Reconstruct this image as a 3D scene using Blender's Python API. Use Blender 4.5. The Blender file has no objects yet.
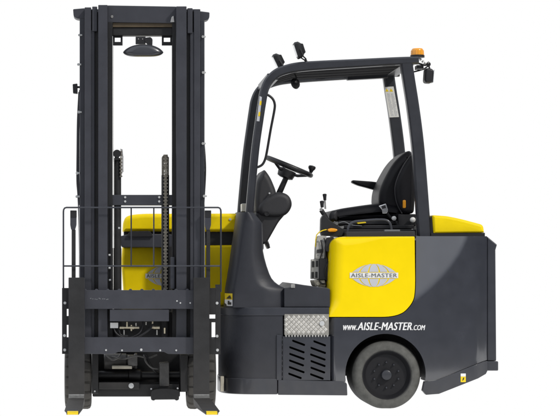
import bpy, bmesh, math, random
from mathutils import Vector, Matrix
random.seed(7)
sc = bpy.context.scene
COL = sc.collection
# ------------------------------------------------------------------ camera model
F, D, VX, VY, H = 2177.0, 13.5, 110.0, 260.0, 0.925
def s(Y): return (D + Y) / F
def Q(px, py, Y): return Vector(((px - VX) * s(Y), Y, H - (py - VY) * s(Y)))
def R(px, Y=0.0): return px * s(Y)

# ------------------------------------------------------------------ materials
def mat(name, col, rough=0.4, metal=0.0, var=0.12, bump=0.0, bscale=400, coat=0.0, cior=1.5, spec=0.5, scale=9, emis=None, dirt=0.0, wave=0.0):
    m = bpy.data.materials.new(name); m.use_nodes = True
    nt = m.node_tree; N = nt.nodes; L = nt.links
    b = N['Principled BSDF']
    tc = N.new('ShaderNodeNewGeometry')
    n = N.new('ShaderNodeTexNoise'); n.inputs['Scale'].default_value = scale; n.inputs['Detail'].default_value = 6
    n.inputs['Roughness'].default_value = 0.6
    L.new(tc.outputs['Position'], n.inputs['Vector'])
    mp = N.new('ShaderNodeMapRange'); mp.inputs['From Min'].default_value = 0.3; mp.inputs['From Max'].default_value = 0.7
    mp.inputs['To Min'].default_value = 1 - var; mp.inputs['To Max'].default_value = 1 + var
    L.new(n.outputs['Fac'], mp.inputs['Value'])
    mx = N.new('ShaderNodeVectorMath'); mx.operation = 'SCALE'; mx.inputs[0].default_value = col
    L.new(mp.outputs['Result'], mx.inputs['Scale'])
    out = mx.outputs['Vector']
    if dirt > 0:   # dust gathered low on the machine
        sx = N.new('ShaderNodeSeparateXYZ'); L.new(tc.outputs['Position'], sx.inputs[0])
        d1 = N.new('ShaderNodeMapRange'); d1.inputs['From Min'].default_value = 0.42; d1.inputs['From Max'].default_value = 0.03
        d1.inputs['To Min'].default_value = 0.0; d1.inputs['To Max'].default_value = dirt
        L.new(sx.outputs['Z'], d1.inputs['Value'])
        n2 = N.new('ShaderNodeTexNoise'); n2.inputs['Scale'].default_value = 14; n2.inputs['Detail'].default_value = 8
        L.new(tc.outputs['Position'], n2.inputs['Vector'])
        m2 = N.new('ShaderNodeMath'); m2.operation = 'MULTIPLY'
        L.new(d1.outputs['Result'], m2.inputs[0]); L.new(n2.outputs['Fac'], m2.inputs[1])
        mm = N.new('ShaderNodeMix'); mm.data_type = 'RGBA'
        L.new(m2.outputs[0], mm.inputs['Factor']); L.new(out, mm.inputs['A'])
        mm.inputs['B'].default_value = (0.16, 0.145, 0.12, 1)
        out = mm.outputs['Result']
    L.new(out, b.inputs['Base Color'])
    rr = N.new('ShaderNodeMapRange'); rr.inputs['To Min'].default_value = max(0.03, rough - 0.08); rr.inputs['To Max'].default_value = min(1, rough + 0.08)
    L.new(n.outputs['Fac'], rr.inputs['Value']); L.new(rr.outputs['Result'], b.inputs['Roughness'])
    b.inputs['Metallic'].default_value = metal
    b.inputs['Coat Weight'].default_value = coat; b.inputs['Coat Roughness'].default_value = 0.06; b.inputs['Coat IOR'].default_value = cior
    b.inputs['Specular IOR Level'].default_value = spec
    prev = None
    if bump > 0:
        nb = N.new('ShaderNodeTexNoise'); nb.inputs['Scale'].default_value = bscale; nb.inputs['Detail'].default_value = 3
        L.new(tc.outputs['Position'], nb.inputs['Vector'])
        bp = N.new('ShaderNodeBump'); bp.inputs['Strength'].default_value = bump; bp.inputs['Distance'].default_value = 0.002
        L.new(nb.outputs['Fac'], bp.inputs['Height']); prev = bp.outputs['Normal']
    if wave > 0:   # long, faint panel waviness
        nw = N.new('ShaderNodeTexNoise'); nw.inputs['Scale'].default_value = 3.2; nw.inputs['Detail'].default_value = 1.5
        L.new(tc.outputs['Position'], nw.inputs['Vector'])
        bw = N.new('ShaderNodeBump'); bw.inputs['Strength'].default_value = wave; bw.inputs['Distance'].default_value = 0.06
        L.new(nw.outputs['Fac'], bw.inputs['Height'])
        if prev: L.new(prev, bw.inputs['Normal'])
        prev = bw.outputs['Normal']
    if prev: L.new(prev, b.inputs['Normal'])
    if emis:
        b.inputs['Emission Color'].default_value = (*col, 1); b.inputs['Emission Strength'].default_value = emis
    return m
M = {}
M['guard'] = mat('guard_paint', (0.024, 0.026, 0.033), 0.4, var=0.15, bump=0.15, bscale=260, coat=0.15)
M['grey'] = mat('charcoal_paint', (0.031, 0.034, 0.044), 0.34, bump=0.12, bscale=260, coat=0.25, dirt=0.25, wave=0.10)
M['gloss'] = mat('charcoal_gloss_paint', (0.028, 0.031, 0.041), 0.25, bump=0.05, bscale=200, coat=1.0, cior=1.9, dirt=0.2, wave=0.05)
M['mast'] = mat('mast_paint', (0.036, 0.038, 0.048), 0.42, bump=0.18, bscale=220, dirt=0.15, wave=0.04)
M['cowl'] = mat('cowl_paint', (0.021, 0.023, 0.031), 0.50, bump=0.25, bscale=330, coat=0.0, dirt=0.25, wave=0.08)
M['yellow'] = mat('yellow_paint', (0.92, 0.68, 0.0), 0.3, var=0.045, scale=4, bump=0.10, coat=0.35, spec=0.15, wave=0.05)
M['yellow2'] = mat('yellow_grained_paint', (0.86, 0.64, 0.0), 0.45, var=0.05, bump=0.35, bscale=300, spec=0.2)
M['black'] = mat('black_plastic', (0.011, 0.011, 0.013), 0.45, bump=0.15, bscale=300)
M['fork'] = mat('black_fork_steel', (0.021, 0.021, 0.022), 0.6, var=0.25, bump=0.3, bscale=120, dirt=0.22, spec=0.3)
M['roofdark'] = mat('matt_black_bar', (0.012, 0.012, 0.014), 0.9, spec=0.08)
M['dark'] = mat('greasy_black_steel', (0.007, 0.007, 0.008), 0.5, var=0.4, bump=0.3, bscale=90, dirt=0.05)
M['motor'] = mat('dusty_motor_grey', (0.085, 0.083, 0.08), 0.42, var=0.45, bump=0.2, scale=25)
M['vinyl'] = mat('black_vinyl', (0.008, 0.008, 0.010), 0.45, bump=0.35, bscale=420, spec=0.18)
M['console'] = mat('console_plastic', (0.020, 0.020, 0.023), 0.55, bump=0.4, bscale=450)
M['rubber'] = mat('black_rubber', (0.022, 0.021, 0.020), 0.75, var=0.25, bump=0.3, bscale=150, dirt=0.5)
M['tyre'] = mat('grey_solid_rubber', (0.082, 0.082, 0.075), 0.75, var=0.35, bump=0.35, bscale=160, scale=20)
M['tread'] = mat('worn_tread_rubber', (0.014, 0.014, 0.014), 0.8, var=0.2, bump=0.3, bscale=100)
M['rim'] = mat('dark_rim_paint', (0.009, 0.009, 0.011), 0.6, bump=0.15, var=0.2, spec=0.3)
M['steel'] = mat('bright_zinc_steel', (0.62, 0.61, 0.58), 0.32, metal=0.9, var=0.15, scale=60)
M['zinc'] = mat('pale_zinc_bolt', (0.55, 0.56, 0.56), 0.45, metal=0.3, var=0.1)
M['chain'] = mat('oiled_chain_steel', (0.20, 0.185, 0.155), 0.45, metal=0.7, var=0.4, scale=120)
M['brass'] = mat('brass_fitting', (0.62, 0.56, 0.42), 0.35, metal=0.8, var=0.2)
M['bronze'] = mat('bronze_strip', (0.10, 0.075, 0.045), 0.5, metal=0.3, var=0.2)
M['chequerbase'] = mat('chequer_recess', (0.30, 0.29, 0.265), 0.5, metal=0.4, var=0.2, scale=40)
M['chequer'] = mat('chequer_aluminium', (0.60, 0.585, 0.55), 0.42, metal=0.55, var=0.15, scale=40, bump=0.1)
M['silver'] = mat('silver_grey_print', (0.52, 0.53, 0.56), 0.4, var=0.05)
M['band'] = mat('pale_grey_print', (0.74, 0.74, 0.72), 0.4, var=0.04)
M['ink'] = mat('grey_ink', (0.16, 0.17, 0.18), 0.5, var=0.05)
M['white'] = mat('white_print', (0.82, 0.82, 0.82), 0.45, var=0.03)
M['inkblack'] = mat('black_print_slot_shade', (0.012, 0.012, 0.012), 0.5)
M['stick'] = mat('yellow_sticker', (0.85, 0.62, 0.01), 0.45, var=0.04)
M['amber'] = mat('amber_plastic', (0.88, 0.36, 0.012), 0.22, var=0.06, coat=0.5)
M['panelgrey'] = mat('pale_grey_housing', (0.38, 0.375, 0.35), 0.5, var=0.15, scale=30)
M['heel_light'] = mat('heel_highlight_steel', (0.20, 0.20, 0.195), 0.45, metal=0.4, var=0.35, scale=50)  # pale grey that stands in for the highlight on the fork heels
M['beige'] = mat('beige_fitting', (0.45, 0.42, 0.34), 0.55, var=0.2)
M['lens'] = mat('lamp_lens', (0.70, 0.72, 0.74), 0.12, metal=0.4)
M['chrome'] = mat('chrome', (0.85, 0.85, 0.85), 0.14, metal=1.0, var=0.05)
M['mirror'] = mat('smoked_mirror_shell', (0.034, 0.036, 0.043), 0.3, coat=0.4)

# ------------------------------------------------------------------ mesh builder
WLOC = {}
class MB:
    def __init__(self): self.bm = bmesh.new(); self.mi = 0
    def face(self, vs):
        try:
            f = self.bm.faces.new(vs); f.material_index = self.mi; return f
        except ValueError: return None
    def loft(self, rings, cap0=True, cap1=True, closed=True):
        rv = [[self.bm.verts.new(p) for p in r] for r in rings]
        n = len(rv[0])
        for a, b in zip(rv, rv[1:]):
            for i in range(n if closed else n - 1):
                j = (i + 1) % n
                self.face([a[i], a[j], b[j], b[i]])
        if cap0: self.face(rv[0][::-1])
        if cap1: self.face(rv[-1])
        return self
    def prism(self, pts, Y0, Y1, ref=None):
        ref = Y0 if ref is None else ref
        w = [Q(x, y, ref) for x, y in pts]
        return self.loft([[Vector((p.x, Y0, p.z)) for p in w], [Vector((p.x, Y1, p.z)) for p in w]])
    def box(self, x0, y0, x1, y1, Y0, Y1):
        return self.prism([(x0, y1), (x1, y1), (x1, y0), (x0, y0)], Y0, Y1)
    def wbox(self, a, b):
        x0, y0, z0 = a; x1, y1, z1 = b
        return self.loft([[Vector(p) for p in ((x0,y0,z0),(x1,y0,z0),(x1,y0,z1),(x0,y0,z1))],
                          [Vector(p) for p in ((x0,y1,z0),(x1,y1,z0),(x1,y1,z1),(x0,y1,z1))]])
    def tube(self, pts, r, n=12, closed=False, rs=None):
        pts = [Vector(p) for p in pts]; rings = []
        t0 = (pts[1] - pts[0]).normalized()
        up = Vector((0, 0, 1)) if abs(t0.z) < 0.9 else Vector((0, 1, 0))
        nrm = t0.cross(up).normalized()
        for i, p in enumerate(pts):
            if closed: t = (pts[(i+1) % len(pts)] - pts[i-1]).normalized()
            elif i == 0: t = t0
            elif i == len(pts) - 1: t = (pts[-1] - pts[-2]).normalized()
            else: t = ((pts[i+1] - p).normalized() + (p - pts[i-1]).normalized()).normalized()
            nrm = (nrm - t * nrm.dot(t)).normalized(); bn = t.cross(nrm)
            rad = rs[i] if rs else r
            rings.append([p + (nrm * math.cos(a) + bn * math.sin(a)) * rad for a in [2*math.pi*k/n for k in range(n)]])
        if closed: rings.append(rings[0]); return self.loft(rings, False, False)
        return self.loft(rings)
    def cyl(self, p0, p1, r, n=24, r1=None):
        return self.tube([p0, p1], r, n, rs=[r, r if r1 is None else r1])
    def lathe(self, c, axis, prof, n=48, capped=False):
        c = Vector(c); ax = Vector(axis).normalized()
        u = ax.orthogonal().normalized(); v = ax.cross(u)
        rings = [[c + ax * a + (u * math.cos(t) + v * math.sin(t)) * r for t in [2*math.pi*k/n for k in range(n)]] for a, r in prof]
        return self.loft(rings, capped, capped)
    def pillow(self, pts, r, Y0, Y1, ref=None, seg=7, back=None):
        """panel: outline in px, front edge rolled with per-corner radius r (m); back = roll radius on far side"""
        ref = Y0 if ref is None else ref
        P2 = [(Q(x, y, ref).x, Q(x, y, ref).z) for x, y in pts]
        n = len(P2)
        area = sum(P2[i][0]*P2[(i+1)%n][1] - P2[(i+1)%n][0]*P2[i][1] for i in range(n))
        sg = 1 if area > 0 else -1
        nor = []
        for i in range(n):
            a, b, c = Vector(P2[i-1]), Vector(P2[i]), Vector(P2[(i+1) % n])
            e1 = (b - a).normalized(); e2 = (c - b).normalized()
            n1 = Vector((-e1.y, e1.x)) * sg; n2 = Vector((-e2.y, e2.x)) * sg
            m = (n1 + n2).normalized(); k = max(0.45, m.dot(n1)); nor.append(m / k)
        if not isinstance(r, (list, tuple)): r = [r] * n
        rings = []
        def ring(th, front):
            out = []
            for i in range(n):
                rr = r[i] if front else (back if back else 0)
                o = rr * (1 - math.cos(th)); d = rr * (1 - math.sin(th))
                out.append((Vector(P2[i]) + nor[i] * o, Y0 + d if front else Y1 - d))
            pos = [q for q, _ in out]
            grp = list(range(n))
            for _ in range(n):            # corners tighter than the roll: collapse folded edges
                bad = [i for i in range(n) if grp[i] != grp[(i+1) % n] and (pos[(i+1) % n] - pos[i]).dot(Vector(P2[(i+1) % n]) - Vector(P2[i])) <= 0]
                if not bad: break
                i = bad[0]; ga, gb = grp[i], grp[(i+1) % n]
                mem = [k for k in range(n) if grp[k] in (ga, gb)]
                av = Vector((0, 0))
                base = [Vector(P2[k]) + nor[k] * ((r[k] if front else back) * (1 - math.cos(th))) for k in mem]
                for q in base: av += q
                av /= len(mem)
                for k in mem: grp[k] = ga; pos[k] = av
            return [Vector((pos[i].x, out[i][1], pos[i].y)) for i in range(n)]
        for k in range(seg, -1, -1): rings.append(ring(math.pi/2*k/seg, True))
        if back:
            for k in range(0, seg + 1): rings.append(ring(math.pi/2*k/seg, False))
        else: rings.append(ring(0, False))
        return self.loft(rings)
    def build(self, name, m, parent=None, bevel=0.0, seg=2, smooth=38, label=None, depth_fn=None):
        bm = self.bm
        bmesh.ops.recalc_face_normals(bm, faces=bm.faces[:])
        if not bm.verts: raise RuntimeError(name)
        lo = Vector([min(v.co[i] for v in bm.verts) for i in range(3)]); hi = Vector([max(v.co[i] for v in bm.verts) for i in range(3)])
        c = (lo + hi) / 2
        for v in bm.verts: v.co -= c
        me = bpy.data.meshes.new(name); bm.to_mesh(me); bm.free()
        for mm in (m if isinstance(m, (list, tuple)) else [m]): me.materials.append(M[mm])
        for p in me.polygons: p.use_smooth = True
        me.set_sharp_from_angle(angle=math.radians(smooth))
        o = bpy.data.objects.new(name, me); COL.objects.link(o)
        WLOC[o] = c
        if parent is not None:
            o.parent = parent; o.location = c - WLOC[parent]
        else: o.location = c
        if bevel > 0:
            b = o.modifiers.new('Bevel', 'BEVEL'); b.width = bevel; b.segments = seg; b.limit_method = 'ANGLE'
            b.angle_limit = math.radians(40); b.harden_normals = True
        else:
            wn = o.modifiers.new('WeightedNormal', 'WEIGHTED_NORMAL'); wn.keep_sharp = True; wn.weight = 80
        if label: o['label'] = label
        return o
def dup(o, parent, wloc):
    c = o.copy(); COL.objects.link(c); c.parent = parent; WLOC[c] = Vector(wloc); c.location = WLOC[c] - WLOC[parent]
    for ch in list(o.children):
        d = ch.copy(); COL.objects.link(d); d.parent = c; WLOC[d] = WLOC[c] + ch.location
    return c
def bez(pts, n=6):
    """Catmull-Rom through points (tuples of any size)"""
    P = [Vector(p) for p in pts]; P = [P[0]*2 - P[1]] + P + [P[-1]*2 - P[-2]]; out = []
    for i in range(1, len(P) - 2):
        p0, p1, p2, p3 = P[i-1], P[i], P[i+1], P[i+2]
        for k in range(n):
            t = k / n
            out.append(0.5*((2*p1) + (p2-p0)*t + (2*p0-5*p1+4*p2-p3)*t*t + (3*p1-p0-3*p2+p3)*t**3))
    out.append(P[-2]); return out
def rpoly(pts, n=6):
    """pts: (x, y, radius) -> rounded polygon in px"""
    out = []; N = len(pts)
    for i in range(N):
        x, y = pts[i][:2]; r = pts[i][2] if len(pts[i]) > 2 else 0
        if r <= 0: out.append((x, y)); continue
        p = Vector((x, y)); a = Vector(pts[i-1][:2]); b = Vector(pts[(i+1) % N][:2])
        u = (a - p); v = (b - p); ru = min(r, u.length*0.49); rv = min(r, v.length*0.49)
        A = p + u.normalized()*ru; B = p + v.normalized()*rv
        for k in range(n + 1):
            t = k / n; q = A*(1-t)**2 + p*2*t*(1-t) + B*t*t; out.append((q.x, q.y))
    return out
def text_into(mb, body, x0, y0, x1, y1, Y, bold=0.0, **kw):
    for k, dx in enumerate((0.0, -bold, bold) if bold else (0.0,)):     # heavier strokes: the same letters laid again a hair aside
        text_layer(mb, body, x0 + dx, y0, x1 + dx, y1, Y - 0.0002*k, **kw)
def text_layer(mb, body, x0, y0, x1, y1, Y, shear=0.0, spacing=1.0):
    cu = bpy.data.curves.new('t', 'FONT'); cu.body = body; cu.shear = shear; cu.space_character = spacing
    cu.resolution_u = 4
    ob = bpy.data.objects.new('t', cu); COL.objects.link(ob)
    dg = bpy.context.evaluated_depsgraph_get(); me = bpy.data.meshes.new_from_object(ob.evaluated_get(dg))
    xs = [v.co.x for v in me.vertices]; ys = [v.co.y for v in me.vertices]
    lx, hx, ly, hy = min(xs), max(xs), min(ys), max(ys)
    vs = []
    for v in me.vertices:
        fx = (v.co.x - lx)/(hx - lx); fy = (v.co.y - ly)/(hy - ly)
        p = Q(x0 + (x1-x0)*fx, y1 + (y0-y1)*fy, Y); vs.append(p)
    bv = [mb.bm.verts.new(p) for p in vs]
    for p in me.polygons: mb.face([bv[i] for i in p.vertices])
    bpy.data.objects.remove(ob); bpy.data.meshes.remove(me); bpy.data.curves.remove(cu)
    return mb

# ------------------------------------------------------------------ the thing
root = bpy.data.objects.new('forklift', None); COL.objects.link(root)
root.location = Vector((0.95, 0.45, 0)); WLOC[root] = root.location.copy(); root.empty_display_size = 0.3
root['label'] = 'yellow and charcoal articulated forklift with its mast turned sideways, standing on white floor'
root['category'] = 'forklift'

# ================================================================== REAR UNIT
# --- lower chassis with rounded nose
def nose_plan(off=0.0):
    pl = [(1.05, 246), (0.80, 229), (0.55, 223), (0.34, 221.5), (0.18, 223.5), (0.085, 229), (0.03, 238), (0.005, 250), (0.0, 262)]
    w = [((x - VX)*s(0) , y) for y, x in pl]
    return [Vector((x, y)) for x, y in bez(w, 5)]
def band(mb, y0, y1, xr, out, y0r=None, y1r=None):
    """vertical band of the nose: px rows y0..y1 (at Y=0), right end at px xr, pushed outwards by out"""
    pl = nose_plan()
    pts = []
    for i, p in enumerate(pl):
        a = pl[max(0, i-1)]; b = pl[min(len(pl)-1, i+1)]; t = (b - a).normalized(); nn = Vector((t.y, -t.x))
        if nn.y > 0 and nn.x > 0: nn = -nn
        pts.append(p + nn * out)
    xe = (xr - VX)*s(0)
    ring = [Vector((p.x, p.y)) for p in pts] + [Vector((xe, -out)), Vector((xe, 1.05))]
    zt = Q(0, y0, 0).z; zb = Q(0, y1, 0).z
    mb.loft([[Vector((p.x, p.y, zb)) for p in ring], [Vector((p.x, p.y, zt)) for p in ring]])
mb = MB(); band(mb, 309, 380, 283.2, 0.0)
chassis = mb.build('chassis', 'cowl', root, 0.004)
mb = MB(); band(mb, 378.5, 394.5, 277.5, 0.006)
mb.build('skirt', 'grey', chassis, 0.006)
mb = MB(); mb.prism(rpoly([(278, 380, 1), (345, 381.5, 3), (347, 384, 1), (347.5, 395.6, 1), (278, 395, 1)], 3), -0.012, 0.3)
mb.build('skirt', 'grey', chassis, 0.008, 3)
mb = MB(); band(mb, 307.5, 315.5, 329, 0.007)
mb.build('deck_edge', 'grey', chassis, 0.004)
# front cowl (base of the front pillar), lofted
rows = [(212, 239, 254.5), (213.5, 238.6, 256.5), (219, 238, 261), (223, 237.4, 264), (237, 235.4, 264.3), (251, 233.4, 264.6), (258, 232.4, 266), (266, 231.4, 268.2), (274, 230.0, 271), (278.5, 229.4, 273.2), (282, 228.7, 276.2), (284.6, 228.3, 279.6), (286.4, 228, 283), (287.8, 227.7, 286.4), (289.6, 227.4, 289), (292, 227.2, 290.6), (296, 227, 291.4), (307.6, 226, 292)]
mb = MB(); rings = []
for y, a, b in rows:
    z = Q(0, y, 0).z; xa = Q(a, y, 0).x; xb = Q(b, y, 0).x; w = xb - xa
    f = min(1.0, w / 0.2)
    pts = [(xa + 0.018, 0.42), (xa, 0.30), (xa - 0.003, 0.16), (xa + 0.006, 0.075), (xa + 0.026, 0.025), (xa + 0.05, 0.006), (xa + w*0.55, 0.004), (xa + w*0.68, 0.012), (xb - 0.012*f - 0.004, 0.05), (xb - 0.002, 0.11), (xb, 0.22), (xb, 0.42)]
    rings.append([Vector((x, yy, z)) for x, yy in pts])
mb.loft(rings); cowl = mb.build('front_cowl', 'cowl', root, 0, smooth=62)
mb = MB()
xa = Q(226.9, 300, 0).x
st = [(xa - 0.0045, 0.155), (xa + 0.0035, 0.073), (xa + 0.0235, 0.022), (xa + 0.036, 0.0075)]
def strip(y0, y1, f0, f1, off):
    def at(f):
        f *= 3; i = min(2, int(f)); u = f - i; return (st[i][0] + (st[i+1][0]-st[i][0])*u - off, st[i][1] + (st[i+1][1]-st[i][1])*u - off)
    P_ = [at(f0 + (f1-f0)*k/6) for k in range(7)]
    vs = [[mb.bm.verts.new((x, y, Q(0, yy, 0).z)) for x, y in P_] for yy in (y0, y1)]
    for k in range(6): mb.face([vs[0][k], vs[0][k+1], vs[1][k+1], vs[1][k]])
strip(293.5, 299.7, 0, 1, 0.0012); mb.mi = 1; strip(299.8, 306, 0, 1, 0.0012)
mb.mi = 2
for k in range(5): strip(294.8 + k*0.8, 295.6 + k*0.8, 0.62 - 0.07*k, 0.62 + 0.06*k, 0.003)
strip(301, 304.8, 0.45, 0.6, 0.003); strip(302.4, 304.8, 0.6, 0.85, 0.003)
mb.build('warning_sticker', ['stick', 'white', 'inkblack'], cowl, label='small yellow and white warning sticker')
# operator floor
mb = MB(); mb.prism([(284, 288), (290.8, 287.4), (295, 283.6), (305, 285.2), (327, 288), (330, 289), (330, 307.3), (284, 307.3)], 0.012, 1.0)
mb.build('cab_floor', 'cowl', root, 0.005)
mb = MB(); mb.box(291, 284.2, 295, 287.8, 0.003, 0.010); mb.build('floor_trim', 'steel', root, 0.001)
# chequer step
mb = MB(); mb.box(284.4, 314.2, 328.9, 335, -0.013, 0.1)
step = mb.build('step_plate', 'chequerbase', root, 0.002)
mb = MB(); i = 0
for r_ in range(9):
    for c_ in range(10):
        cx = 286.2 + c_*4.9 + (r_ % 2)*2.45; cy = 314.9 + r_*2.45
        if cx > 327.4 or cy > 334 or cy < 316 or (cx-322)**2 + (cy-323.5)**2 < 14: continue
        L_ = 2.15
        q = [(cx + L_, cy), (cx, cy - L_), (cx - L_, cy), (cx, cy + L_)]
        a = [Q(x, y, -0.0132) for x, y in q]; k_ = 0.62
        top = [Q(cx + (x-cx)*k_, cy + (y-cy)*k_, -0.0165) for x, y in q]
        mb.loft([a, top], False, True)
mb.build('tread_pattern', 'chequer', step, 0)
mb = MB(); mb.cyl(Q(322, 323.5, -0.019), Q(322, 323.5, -0.01), R(2.5), 20); mb.build('bolt', 'zinc', step, 0.001, label='dull grey step bolt')
mb = MB()
for k in range(15): mb.prism([(285 + k*2.95, 334.9), (287.2 + k*2.95, 334.9), (286.6 + k*2.95, 337), (285.6 + k*2.95, 337)], -0.015, -0.008)
mb.build('serrated_edge', 'steel', step, 0)
# vent panel with slots (real holes: frame strips around each slot)
vb = MB()
slots = []
for k, (xa, xb) in enumerate([(292.1, 304.9), (289.2, 304.4), (289.2, 304.4), (289.0, 303.8), (288.8, 304.4), (288.2, 301.5)]): slots.append((xa, xb, 340.4 + k*6.6))
for k, (xa, xb) in enumerate([(313.3, 325.8), (310.4, 325.8), (310, 325.4), (310.4, 325.4), (310.4, 325), (310, 323.5)]): slots.append((xa, xb, 341.0 + k*6.6))
vb.box(283, 336.4, 330.3, 380.3, -0.008, 0.15)
vent = vb.build('vent_panel', 'grey', root, 0.0)
cut = MB()
for xa, xb, y in slots:
    dy = (xb - xa) * 0.33
    w = [(xa, y), (xa + 0.6, y - 0.8), (xb, y + dy - 0.5), (xb + 0.3, y + dy + 0.6), (xb - 0.6, y + dy + 1.5), (xa + 0.4, y + 1.3)]
    cut.prism(w, -0.05, 0.14, ref=-0.008)
cobj = cut.build('slot_cutter', 'dark')
vent.modifiers.clear(); mod = vent.modifiers.new('slots', 'BOOLEAN'); mod.object = cobj; mod.operation = 'DIFFERENCE'; mod.solver = 'EXACT'
dg = bpy.context.evaluated_depsgraph_get()
nm = bpy.data.meshes.new_from_object(vent.evaluated_get(dg)); vent.modifiers.clear(); vent.data = nm
bpy.data.objects.remove(cobj)
vent.data.materials.clear(); vent.data.materials.append(M['grey']); vent.data.materials.append(M['inkblack'])
for p in vent.data.polygons:
    p.use_smooth = False
    p.material_index = 1 if (p.center.y > -0.07 and p.normal.y < -0.9) or (abs(p.normal.y) < 0.9 and abs(p.center.x) < 0.142 and abs(p.center.z) < 0.131) else 0  # slot insides coloured black to stand for the shade in them
vb = MB(); vb.box(276.6, 335, 281.6, 380.3, -0.010, 0.05)
for k in range(8): vb.prism([(281.6, 338 + k*5.3), (282.9, 339.5 + k*5.3), (281.6, 342 + k*5.3)], -0.010, 0.0)
vb.build('vent_hinge', 'grey', root, 0.003)

# --- rear body panel (gloss), cut into a fine grid, shaped in depth
def xcurve(y):
    pts = [(200, 474), (236, 468), (255, 459), (268, 450), (279, 441), (291, 428), (300, 417), (317, 392), (400, 340)]
    for (ya, xa), (yb, xb) in zip(pts, pts[1:]):
        if y <= yb: return xa + (xb - xa) * (y - ya) / (yb - ya)
    return 340
def sst(a, b, x):
    t = max(0, min(1, (x - a)/(b - a))); return t*t*(3 - 2*t)
def ycurve(x):
    pts = [(300, 317), (392, 317), (417, 300), (428, 291), (441, 279), (450, 268), (459, 255), (468, 236), (474, 200), (600, 0)]
    for (xa, ya), (xb, yb) in zip(pts, pts[1:]):
        if x <= xb: return ya + (yb - ya) * (x - xa) / (xb - xa)
    return 0
def ydepth(x, y):
    d = x - 436
    soft = (math.sqrt(d*d + 60) + d) / 2
    up = max(0.0, ycurve(x) - y); up = (math.sqrt(up*up + 40) + up)/2 - 3.16
    return 0.0006 * soft * sst(418, 446, x) + 0.0009*up*sst(396, 416, x) + 0.05*sst(472, 487, x)**2 + 0.045 * (1 - sst(327, 338, x))**2
arch = [(385.5 + 40.2*math.cos(math.radians(a)), 374 + 40.2*math.sin(math.radians(a))) for a in range(10, -191, -6)]
hoodpoly = rpoly([(327.8, 316.9, 2.2), (330.2, 258, 40), (331, 236.6, 15), (414.6, 236.4, 1.2), (415.2, 290, 12), (413, 303, 16), (399, 316.9, 18)], 9)
hug = []
for i_, (x_, y_) in enumerate(hoodpoly):
    if y_ > 280 and x_ > 360:
        a_ = Vector(hoodpoly[i_-1]); b_ = Vector(hoodpoly[(i_+1) % len(hoodpoly)]); t_ = (b_ - a_).normalized(); hug.append((x_ + t_.y*0.8, y_ - t_.x*0.8))
outl = [(328, 317.7)] + hug[::-1] + [(416, 236.2), (487, 236.2), (487, 360), (484, 361), (436, 380), (426, 381.2)] + arch + [(345.5, 382), (331.5, 382), (330, 360)]
bm = bmesh.new()
f = bm.faces.new([bm.verts.new((x, 0, y)) for x, y in outl])
for k in range(330, 487, 3):
    bmesh.ops.bisect_plane(bm, geom=bm.verts[:] + bm.edges[:] + bm.faces[:], plane_co=(k, 0, 0), plane_no=(1, 0, 0))
for k in range(238, 382, 3):
    bmesh.ops.bisect_plane(bm, geom=bm.verts[:] + bm.edges[:] + bm.faces[:], plane_co=(0, 0, k), plane_no=(0, 0, 1))
mb = MB(); mb.bm = bm
front = bm.faces[:]
ext = bmesh.ops.extrude_face_region(bm, geom=front)
newv = [e for e in ext['geom'] if isinstance(e, bmesh.types.BMVert)]
nv = set(newv)
for v in bm.verts:
    x, y = v.co.x, v.co.z
    Y = ydepth(x, y)
    p = Q(x, y, Y)
    v.co = p if v in nv else Vector((p.x, 0.20, p.z))
body = mb.build('body_panel', 'gloss', root, 0.0015, 2, smooth=32)
# core (keeps the body solid behind the panel)
mb = MB(); mb.box(331, 240, 486, 333, 0.21, 1.08); mb.box(427, 333, 486, 372, 0.21, 1.08); mb.box(331, 333, 344, 392, 0.21, 1.08); mb.box(283.5, 310, 331, 391, 0.16, 1.05)
mb.build('body_core', 'cowl', root, 0.01)
mb = MB()
ws = [(385.5 + 42*math.cos(math.radians(a)), 374 + 42*math.sin(math.radians(a))) for a in range(8, -189, -7)]
rin = [Q(x, y, 0) for x, y in ws]
mb.loft([[Vector((p.x, 0.03, p.z)) for p in rin], [Vector((p.x, 0.46, p.z)) for p in rin]], True, True, closed=False)
mb.bm.faces.ensure_lookup_table()
for f_ in [f_ for f_ in mb.bm.faces if len(f_.verts) > 4 and f_.calc_center_median().y < 0.1]: mb.bm.faces.remove(f_)
mb.build('wheel_arch_liner', 'dark', root, 0)
# rear skirt following the body taper
mb = MB(); sk = [(424.5, 381.8), (436, 380.6), (484, 361.5), (487.5, 361), (487.5, 371), (486, 374), (478, 378.6), (439, 394), (426, 395), (422.5, 391)]
bm = mb.bm; bm.faces.new([bm.verts.new((x, 0, y)) for x, y in sk])
for k in range(425, 487, 4): bmesh.ops.bisect_plane(bm, geom=bm.verts[:] + bm.edges[:] + bm.faces[:], plane_co=(k, 0, 0), plane_no=(1, 0, 0))
ext = bmesh.ops.extrude_face_region(bm, geom=bm.faces[:]); nv = set(e for e in ext['geom'] if isinstance(e, bmesh.types.BMVert))
for v in bm.verts:
    x, y = v.co.x, v.co.z; p = Q(x, y, ydepth(x, 340) - 0.014); v.co = p if v in nv else Vector((p.x, p.y + 0.06, p.z))
mb.build('skirt', 'grey', body, 0.009, 3)
Yk = ydepth(463, 378) - 0.017
Yk = ydepth(463, 340) - 0.0165
mb = MB(); mb.box(460.7, 376.6, 465.8, 382.2, Yk, Yk + 0.003); mb.mi = 1; mb.box(460.7, 373.6, 465.8, 376.5, Yk, Yk + 0.003)
mb.mi = 2; mb.prism([(462.3, 381), (463.2, 377.6), (464.6, 377.8), (463.6, 379.2), (464.3, 379.4)], Yk - 0.001, Yk + 0.001)
mb.build('warning_sticker', ['stick', 'white', 'inkblack'], body, label='tiny white and yellow jacking sticker')
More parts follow.
